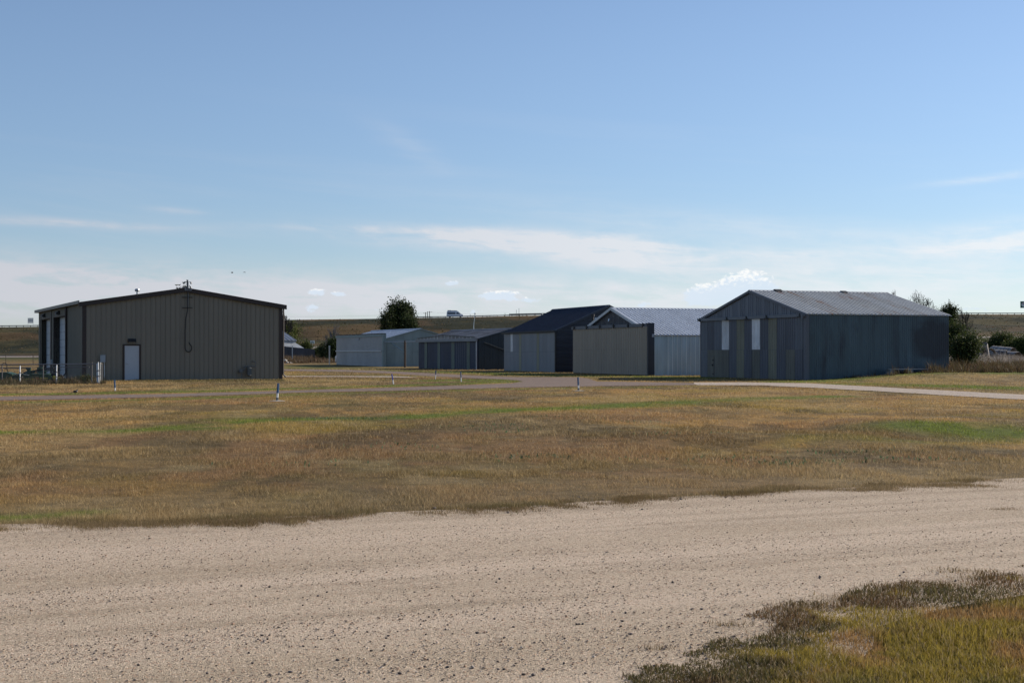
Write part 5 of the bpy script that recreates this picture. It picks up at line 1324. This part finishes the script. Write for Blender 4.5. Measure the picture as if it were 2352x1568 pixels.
# ------------------------------------------------------------------ posts and odds and ends by the barn
def tall_post(px, pt_, pb, w, label):
    x, y = at(px, pb); h = (pb - pt_) / FPX * y
    e = empty('steel_post', (x, y, 0), R(20), label, 'post', 'tall steel posts near the barn')
    MB().box(-w / 2, w / 2, -w * .4, w * .4, -.1, h).build('post', M_tallp, e); MB().box(-w / 2 - .02, w / 2 + .02, -w * .4 - .02, w * .4 + .02, h, h + .05).build('cap', M_stw, e)
M_tallp = mat('white_post_paint', (.55, .53, .50), .5, 0, .1)
tall_post(671.5, 794.6, 836.5, .12, 'thin pale steel post in front of the dark barn wall')
tall_post(756.8, 794.8, 840.5, .15, 'taller pale steel post between the barn and the pale hangar')
def marker(px, pt_, Y, label):
    x, y = atY(px, Y)[:2]; z = zt1(x, y); h = CAMZ + (HZP - pt_) / FPX * Y - z
    e = empty('marker_post', (x, y, z), 0, label, 'marker post'); MB().lathe([(.12, -.1), (.12, h - .1), (.07, h), (.02, h + .02)], 8).build('post', M_stw, e)
marker(771.8, 817.5, 200, 'short white pipe marker by the shrubs left of the pale hangar')
def rock_pts(r, sx=1, sy=1, sz=1, sub=1):
    bm = bmesh.new(); bmesh.ops.create_icosphere(bm, subdivisions=sub, radius=r)
    for v in bm.verts:
        k = 1 + random.uniform(-.22, .22); v.co = Vector((v.co.x * sx * k, v.co.y * sy * k, v.co.z * sz * k))
    V = [tuple(v.co) for v in bm.verts]; F = [tuple(v.index for v in f.verts) for f in bm.faces]; bm.free(); return V, F
x, y = at(660, 838.5); e = empty('rubble_pile', (x, y, 0), 0, 'small pile of pale broken concrete by the barn wall', 'rubble')
for (a, b, r) in ((-.5, 0, .38), (-.1, .2, .42), (.35, 0, .32), (.62, .1, .26), (-.35, .05, .30), (.1, -.2, .25)):
    V, F = rock_pts(r, 1.2, 1, .8); m = MB(); m.poly([(p[0] + a, p[1] + b, p[2] + r * .55 + (.45 if r == .30 else 0)) for p in V], F); m.build('concrete_chunk', M_conc, e)

# bench-like plank on blocks against the slate blue wall
def low_bench():
    e = empty('plank_bench', local(hg, (5.3, -.75, .32)), hg.rotation_euler.z, 'low plank resting on concrete blocks by the slate blue wall', 'bench')
    MB().box(-.1, 3.6, -.2, .2, .30, .35).build('plank', M_blk, e)
    for k in range(3): MB().box(k * 1.35, .36 + k * 1.35, -.19, .19, -.3, .295).build('concrete_block', M_blk, e)
M_blk = mat('grey_block', (.17, .19, .22), .8, 0, .2, bump=.2)
low_bench()

# ------------------------------------------------------------------ culvert pipes in the weeds, right
M_culv = mat('corroded_culvert', (.34, .31, .28), .6, .35, .3, (1, 1, 1), 2.5, streak=((.09, .06, .05), (1, 1, 1), 1.6, .48, .62))
def culvert(px, py, Y, r, ln, rz, tilt, label, half=False):
    x, y, z = atY(px, Y, py); zg = zt1(x, y)
    e = empty('culvert_pipe', (x, y, zg), R(rz), label, 'culvert pipe', 'corrugated culvert pieces dumped in the weeds')
    n = 20; V = []; F = []; m = int(ln / .09); a0, a1 = (0, 2 * math.pi) if not half else (-.1, math.pi + .1)
    for s_, rr in ((0, r), (1, r - .03)):
        for i in range(m + 1):
            q = rr + (.022 if i % 2 else -.0)
            for j in range(n + 1):
                t = a0 + (a1 - a0) * j / n; V.append((i * ln / m - ln / 2, math.cos(t) * q, math.sin(t) * q))
    k = (m + 1) * (n + 1)
    for i in range(m):
        for j in range(n): a = i * (n + 1) + j; F += [(a, a + 1, a + n + 2, a + n + 1), (k + a, k + a + n + 1, k + a + n + 2, k + a + 1)]
    for i in (0, m):
        for j in range(n): a = i * (n + 1) + j; F.append((a, a + 1, k + a + 1, k + a))
    if half:
        for j in (0, n):
            for i in range(m): a = i * (n + 1) + j; F.append((a, a + n + 1, k + a + n + 1, k + a))
    o = MB().poly(V, F).build('pipe', M_culv, e, smooth=False); o.rotation_euler = (0, R(tilt), 0); o.location = (0, 0, r * (.95 if not half else .15) + abs(math.sin(R(tilt))) * ln * .35)
culvert(2250, 826, 172, .62, 2.2, -35, 4, 'brown rusted culvert pipe with open end, leftmost of the heap')
culvert(2262, 826, 165, .42, 2.0, 60, 55, 'short culvert piece tilted up beside the rusted pipe')
culvert(2274, 826, 168, .58, 1.6, 80, 8, 'dark mouthed culvert pipe in the middle of the heap')
culvert(2286, 828, 170, .55, 2.6, -30, 3, 'pale sunlit culvert pipe behind the fence post')
culvert(2303, 828, 174, .70, 3.0, -55, 5, 'large ribbed culvert with its mouth open to the left')
culvert(2320, 828, 170, .75, 2.4, -60, 2, 'rightmost culvert lying as a half arch in the weeds', True)
def wire_post(px, pt_, pb, m, w, label):
    Y = 128; x, y = atY(px, Y)[:2]; z = zt1(x, y); h = CAMZ + (HZP - pt_) / FPX * Y - z
    e = empty('fence_post', (x, y, z), 0, label, 'fence post', 'posts of the old wire fence in the weeds'); MB().bar((0, 0, -.2), (.03, 0, h), w, 7, w * .85).build('post', m, e); return Vector((x, y, z)), h
wa, ha = wire_post(2253.5, 829, 845, mat('grey_bleached_wood', (.40, .36, .33), .9, 0, .2), .10, 'bleached grey fence post below the tilted culvert')
wb, hb_ = wire_post(2269.7, 822, 844, M_post, .11, 'dark brown fence post in front of the culverts')
wc, hc = wire_post(2221.5, 813, 838, M_post, .05, 'thin dark post left of the small shrub beyond the weeds')
wire([wc + Vector((0, 0, .9)), wa + Vector((0, 0, .75)), wb + Vector((0, 0, .85)), wb + Vector((9, 2, .9))], .012, 'fence_wire', 'sagging strand of wire on the old fence posts')
# far wire fence left, seen past the tan building
def far_fence():
    e = empty('field_fence', (*atY(-300, 200)[:2], 0), 0, 'thin wire field fence far behind the mower', 'fence'); x0, y0 = e.location.x, e.location.y
    x1 = atY(640, 200)[0]; n = 16
    for i in range(n): MB().bar(((x1 - x0) * i / (n - 1), 0, -.2), ((x1 - x0) * i / (n - 1), 0, 1.55), .045, 5).build('post', M_post, e)
    for k in range(5): MB().bar((0, 0, .25 + k * .3), (x1 - x0, 0, .25 + k * .3), .012, 3).build('wire', M_dpipe, e)
far_fence()

# ------------------------------------------------------------------ trees and shrubs
M_leaf = leafmat('tree_leaves', .65, .30, .15)
M_bark = mat('dark_bark', (.055, .045, .038), .9, 0, .3, (3, 3, 1), 5)
M_bark2 = mat('grey_bark', (.16, .145, .135), .9, 0, .3, (3, 3, 1), 5)
def branches(h, spread, levels, seed, r0, trunk_h=.25, up=.6, n0=5, kink=.25, nsub=(3, 5)):
    rd = random.Random(seed); segs = []; tips = []
    def grow(p, d, ln, r, lv):
        k = 3; pr = Vector(p); rr = r
        for i in range(k):
            d = (d + Vector((rd.uniform(-kink, kink), rd.uniform(-kink, kink), rd.uniform(-kink * .5, kink)))).normalized()
            q = pr + d * ln / k; r2 = rr * .80; segs.append((pr.copy(), q.copy(), rr, r2)); pr = q; rr = r2
            if lv > 0 and i >= 1:
                for _ in range(rd.randint(1, 2) if lv < levels else 2):
                    a = d.orthogonal().normalized(); a.rotate(Matrix.Rotation(rd.uniform(0, 6.28), 3, d))
                    nd = (d * up + a * rd.uniform(.5, 1.0) * spread + Vector((0, 0, .15))).normalized(); grow(pr, nd, ln * rd.uniform(.5, .75), rr * .65, lv - 1)
        if lv == 0: tips.append(pr.copy())
        else:
            for _ in range(2):
                a = d.orthogonal().normalized(); a.rotate(Matrix.Rotation(rd.uniform(0, 6.28), 3, d))
                grow(pr, (d + a * .5 * spread).normalized(), ln * rd.uniform(.5, .7), rr * .8, lv - 1)
    th = h * trunk_h; t0 = Vector((0, 0, 0)); segs.append((Vector((0, 0, -.3)), Vector((0, 0, th)), r0, r0 * .8))
    for i in range(n0):
        a = 6.28 * i / n0 + rd.uniform(-.4, .4); e_ = rd.uniform(.35, .95)
        d = Vector((math.cos(a) * spread * e_, math.sin(a) * spread * e_, 1)).normalized(); grow(Vector((0, 0, th)), d, h * (1 - trunk_h) * rd.uniform(.4, .6), r0 * .6, levels - 1)
    return segs, tips
def limbs(segs, m, root, hs=1., minr=0.):
    t = MB(); l = MB()
    for i, (a, b, r, r2) in enumerate(segs):
        (t if i == 0 else l).bar(a, b, max(r, minr), 5 if r > .05 else 3, max(r2, minr), cap=False)
    t.build('trunk', m, root, fix=False); l.build('branches', m, root, fix=False)
def leaves(root, centers, n, spread, size, cols, name='crown', down=0.0, squash=1.):
    c = np.array([tuple(q) for q in centers]); idx = rng.integers(0, len(c), n)
    P = c[idx] + rng.normal(0, 1, (n, 3)) * np.array([spread, spread, spread * squash])
    d = rng.normal(0, 1, (n, 3)); d[:, 2] -= down; d /= np.linalg.norm(d, axis=1)[:, None]
    u = np.cross(d, rng.normal(0, 1, (n, 3))); u /= np.linalg.norm(u, axis=1)[:, None] + 1e-6
    s = size * rng.uniform(.6, 1.4, n)[:, None]
    V = np.stack((P, P + d * s * .5 + u * s * .22, P + d * s, P + d * s * .5 - u * s * .22), 1).reshape(-1, 3)
    T = (np.arange(n) * 4)[:, None] + np.array([0, 1, 2, 3])
    base = np.array(cols)[rng.choice(len(cols), len(c))][idx] * rng.uniform(.75, 1.3, (n, 1))
    npmesh(name, V, T, M_leaf, np.repeat(base, 4, 0), root)
G_DK = [(.028, .042, .016), (.040, .058, .020), (.055, .070, .024), (.030, .042, .020)]
G_MD = [(.045, .065, .018), (.060, .080, .020), (.035, .050, .018), (.085, .095, .025)]
G_YL = [(.10, .12, .03), (.06, .08, .02), (.14, .15, .05)]
def tree(px, ptop, pbase_z, Y, wpx, name, label, cat, cols, seed, nleaf, size, bare=False, trunk=.2, spread=.9, levels=4, m=None, lspread=None, up=.6, down=.3, r0=None, minr=.015, group=None, n0=5, fill=0, kink=.25):
    x, y = atY(px, Y)[:2]; z = zt1(x, y); h = CAMZ + (HZP - ptop) / FPX * Y - z
    e = empty(name, (x, y, z), 0, label, cat, group)
    segs, tips = branches(h, spread, levels, seed, r0 or h * .025, trunk, up, n0, kink)
    # fit the drawn size
    mz = max(b.z for _, b, _, _ in segs); mx = max(b.x for _, b, _, _ in segs); mn = min(b.x for _, b, _, _ in segs); W = wpx / FPX * Y
    lp = 0 if bare else size * .6
    fz = (h - lp) / mz; fx = (W - 2 * lp) / max(.1, (mx - mn))
    f = lambda p: Vector((p.x * fx, p.y * fx, p.z * fz if p.z > 0 else p.z)); segs = [(f(a), f(b), r, q) for a, b, r, q in segs]; tips = [f(t) for t in tips]
    limbs(segs, m or M_bark, e, minr=minr)
    if not bare:
        pts = tips + [b for _, b, r, _ in segs[1:] if r < h * .012]
        leaves(e, pts, nleaf, lspread or h * .035, size, cols, down=down)
    return e
tree(920, 682, 0, 235, 66, 'elm_tree', 'dense dark rounded tree rising over the pale hangar roof', 'tree', G_DK, 5, 15000, .32, trunk=.10, spread=1.0, levels=4, lspread=.42, up=.7, n0=8)
tree(893, 700, 0, 232, 40, 'elm_tree', 'feathery side tree merging with the dense dark tree on its left', 'tree', G_DK, 15, 4500, .30, trunk=.10, spread=.8, levels=4, lspread=.35, n0=6)
tree(941, 712, 0, 231, 40, 'elm_tree', 'lower dark tree merging with the dense tree on its right', 'tree', G_DK, 16, 7000, .30, trunk=.10, spread=.8, levels=4, lspread=.38, n0=6)
tree(652, 709, 0, 262, 46, 'dead_tree', 'bare dark tree reaching out from behind the tan building', 'tree', G_MD, 6, 0, .2, bare=True, trunk=.30, spread=.9, levels=4, minr=.028, r0=.14, n0=4)
tree(664, 735, 0, 268, 56, 'cottonwood_tree', 'leafy pale green tree with glinting leaves behind the barn roof', 'tree', G_MD + G_YL, 7, 5200, .30, trunk=.15, spread=.9, levels=4, lspread=.5)
tree(762, 738, 0, 210, 44, 'bare_bush', 'grey leafless bush left of the pale hangar', 'bush', G_MD, 8, 0, .2, bare=True, m=M_bark2, trunk=.08, spread=.8, levels=4, minr=.012, n0=6)
tree(768, 776, 0, 206, 30, 'shrub', 'dark leafy shrub touching the left end of the pale hangar', 'shrub', G_DK, 9, 7000, .24, trunk=.05, spread=.9, levels=3, lspread=.4, n0=8)
tree(748, 790, 0, 214, 26, 'shrub', 'dark green shrub between the barn and the grey leafless bush', 'shrub', G_DK, 10, 6000, .24, trunk=.05, spread=.9, levels=3, lspread=.45, n0=8)
tree(732, 800, 0, 262, 28, 'shrub', 'lighter green shrub just right of the barn wall', 'shrub', G_MD, 11, 4500, .26, trunk=.05, spread=1., levels=3, lspread=.45, n0=8)
tree(702, 788, 0, 300, 26, 'shrub', 'green shrub peeking over the barn skirt roof', 'shrub', G_MD, 12, 3500, .28, trunk=.05, spread=1., levels=3, lspread=.5, n0=8)
tree(417, 653, 0, 130, 30, 'cottonwood_tree', 'tree whose twigs just show above the tan building peak', 'tree', G_MD, 13, 1600, .22, trunk=.3, spread=.7, levels=4, lspread=.25)
# right side
tree(2115, 664, 0, 128, 76, 'dead_tree', 'wide bare dark tree above the far end of the grey hangar roof', 'tree', G_DK, 21, 0, .2, bare=True, trunk=.45, spread=1.25, levels=4, minr=.011, up=.5, kink=.3, r0=.10, n0=5)
tree(2062, 664, 0, 132, 44, 'dead_tree', 'wispy bare twigs above the middle of the grey hangar roof end', 'tree', G_DK, 22, 0, .2, bare=True, trunk=.5, spread=.7, levels=4, minr=.009, up=.85, n0=3, r0=.05)
tree(2112, 697, 0, 126, 26, 'juniper_tree', 'dark foliage at the foot of the wide bare tree behind the roof', 'tree', G_DK, 23, 2200, .15, trunk=.4, spread=.9, levels=3, lspread=.3)
tree(2178, 697, 0, 112, 40, 'juniper_tree', 'dark bushy tree top just past the roof corner of the grey hangar', 'tree', G_DK, 24, 6000, .14, trunk=.5, spread=.8, levels=4, lspread=.22, n0=7)
tree(2216, 703, 0, 118, 40, 'dead_tree', 'thin bare shoots rising out of the shrub beside the grey hangar', 'tree', G_DK, 25, 0, .2, bare=True, trunk=.3, spread=.6, levels=4, minr=.009, up=.9, n0=3, r0=.05)
tree(2194, 740, 0, 108, 56, 'elm_tree', 'tall dark leafy shrub tree standing against the grey hangar end', 'tree', G_DK + G_MD, 26, 8500, .15, trunk=.08, spread=.9, levels=4, lspread=.34, n0=8)
tree(2218, 772, 0, 104, 54, 'shrub', 'olive green shrub at the foot of the tall shrub tree', 'shrub', G_MD + G_DK, 27, 12000, .15, trunk=.05, spread=1., levels=3, lspread=.34, n0=9)
tree(2300, 770, 0, 190, 62, 'shrub', 'round dark green shrub behind the culvert heap', 'shrub', G_DK + G_MD, 28, 11000, .24, trunk=.06, spread=1., levels=3, lspread=.5, n0=9)
tree(2330, 790, 0, 186, 44, 'shrub', 'bright green shrub between the round shrub and the right edge', 'shrub', G_MD, 29, 7000, .24, trunk=.06, spread=1., levels=3, lspread=.5, n0=9)
tree(2362, 776, 0, 184, 50, 'shrub', 'green shrub cut by the right edge of the picture', 'shrub', G_MD, 30, 9000, .24, trunk=.06, spread=1., levels=3, lspread=.5, n0=9)
tree(2335, 852, 0, 112, 40, 'shrub', 'low yellowing shrub in grey weeds below the half arch culvert', 'shrub', [(.30, .22, .03), (.10, .09, .03), (.03, .03, .02)], 31, 2500, .12, trunk=.05, spread=1.2, levels=2, lspread=.16, n0=8)
tree(198, 866, 0, 77.5, 34, 'shrub', 'straggly green weed bush before the fence end', 'shrub', G_MD + [(.12, .07, .03)], 32, 3000, .07, trunk=.05, spread=1.2, levels=3, lspread=.10, n0=9, m=M_bark2, minr=.004)

# ------------------------------------------------------------------ tall weeds along fence and walls
def weeds(name, label, boxes, cols, hmin, hmax, wf=.0005, branchy=True):
    xs = []; ys = []; hs = []
    for (px0, px1, Y0, Y1, n, k) in boxes:
        px = rng.uniform(px0, px1, n); Y = rng.uniform(Y0, Y1, n); xs.append((px - CXP) / FPX * Y); ys.append(Y); hs.append(rng.uniform(hmin, hmax, n) ** 1.3 * k * (.25 + 1.5 * sstep(fbm(px * .06, Y * .7, 71, 4, .6), .3, .7)))
    x = np.concatenate(xs); y = np.concatenate(ys); h = np.concatenate(hs); n = len(x)
    if branchy:      # a stem with side sprays
        q = 9; X = np.repeat(x, q) + rng.normal(0, .09, n * q); Y = np.repeat(y, q) + rng.normal(0, .09, n * q); H = np.repeat(h, q) * rng.uniform(.3, 1., n * q)
    else: X, Y, H = x, y, h
    c = np.array(cols)[rng.integers(0, len(cols), len(X))] * rng.uniform(.6, 1.4, (len(X), 1))
    o = blades(name, X, Y, H, Y * wf * .5 * rng.uniform(.5, 1.6, len(X)), c, .8, True); tag(o, kind='stuff'); o['label'] = label
W_BR = [(.10, .065, .04), (.15, .085, .045), (.07, .06, .03), (.19, .14, .09)]
weeds('tall_weeds', 'rusty brown tall weeds right of the grey hangar', [(2120, 2352, 86, 93, 1100, .8), (2352, 2700, 86, 94, 900, .8), (2140, 2352, 93, 106, 2400, 1.), (2352, 2700, 93, 106, 1200, 1.)], [(.07, .045, .028), (.12, .065, .032), (.045, .042, .022), (.15, .11, .06), (.09, .08, .03)], .2, .75)
weeds('grey_weeds', 'pale grey weeds round the culvert heap', [(2180, 2352, 106, 165, 7000, 1.0), (2352, 2700, 106, 165, 3500, 1.)], [(.26, .23, .21), (.33, .29, .26), (.16, .14, .11), (.20, .16, .12)], .25, .7, .0006)
weeds('wall_weeds', 'sparse weeds at the foot of the slate blue wall', [(2050, 2180, 86.5, 88.8, 150, .9), (1940, 2060, 85, 87, 50, .6)], [(.07, .05, .03), (.11, .07, .04), (.09, .09, .035), (.16, .13, .08)], .2, .8)
weeds('fence_weeds', 'dark tangled weeds along the chain link fence', [(-300, 236, 74.5, 79, 2200, .9), (-300, 110, 72, 76, 700, .6)], [(.06, .05, .03), (.10, .07, .045), (.16, .12, .07), (.05, .06, .025)], .15, .5)
weeds('wall_grass', 'ragged grass at the foot of the tan building', [(190, 650, 82.5, 88, 2600, .6)], [(.20, .16, .08), (.12, .12, .04), (.10, .07, .04)], .08, .22)
weeds('bank_grass', 'rough tussocks on the highway bank', [(-200, 2600, 470, 548, 14000, 1.0)], [(.09, .08, .035), (.05, .05, .022), (.13, .08, .035), (.035, .04, .018)], .12, .40, .0012, False)
weeds('barn_weeds', 'dry weeds round the barn and the shrubs', [(640, 780, 196, 245, 1800, 1.0)], W_BR, .2, .8, .0005)
do_grass(); do_stones()
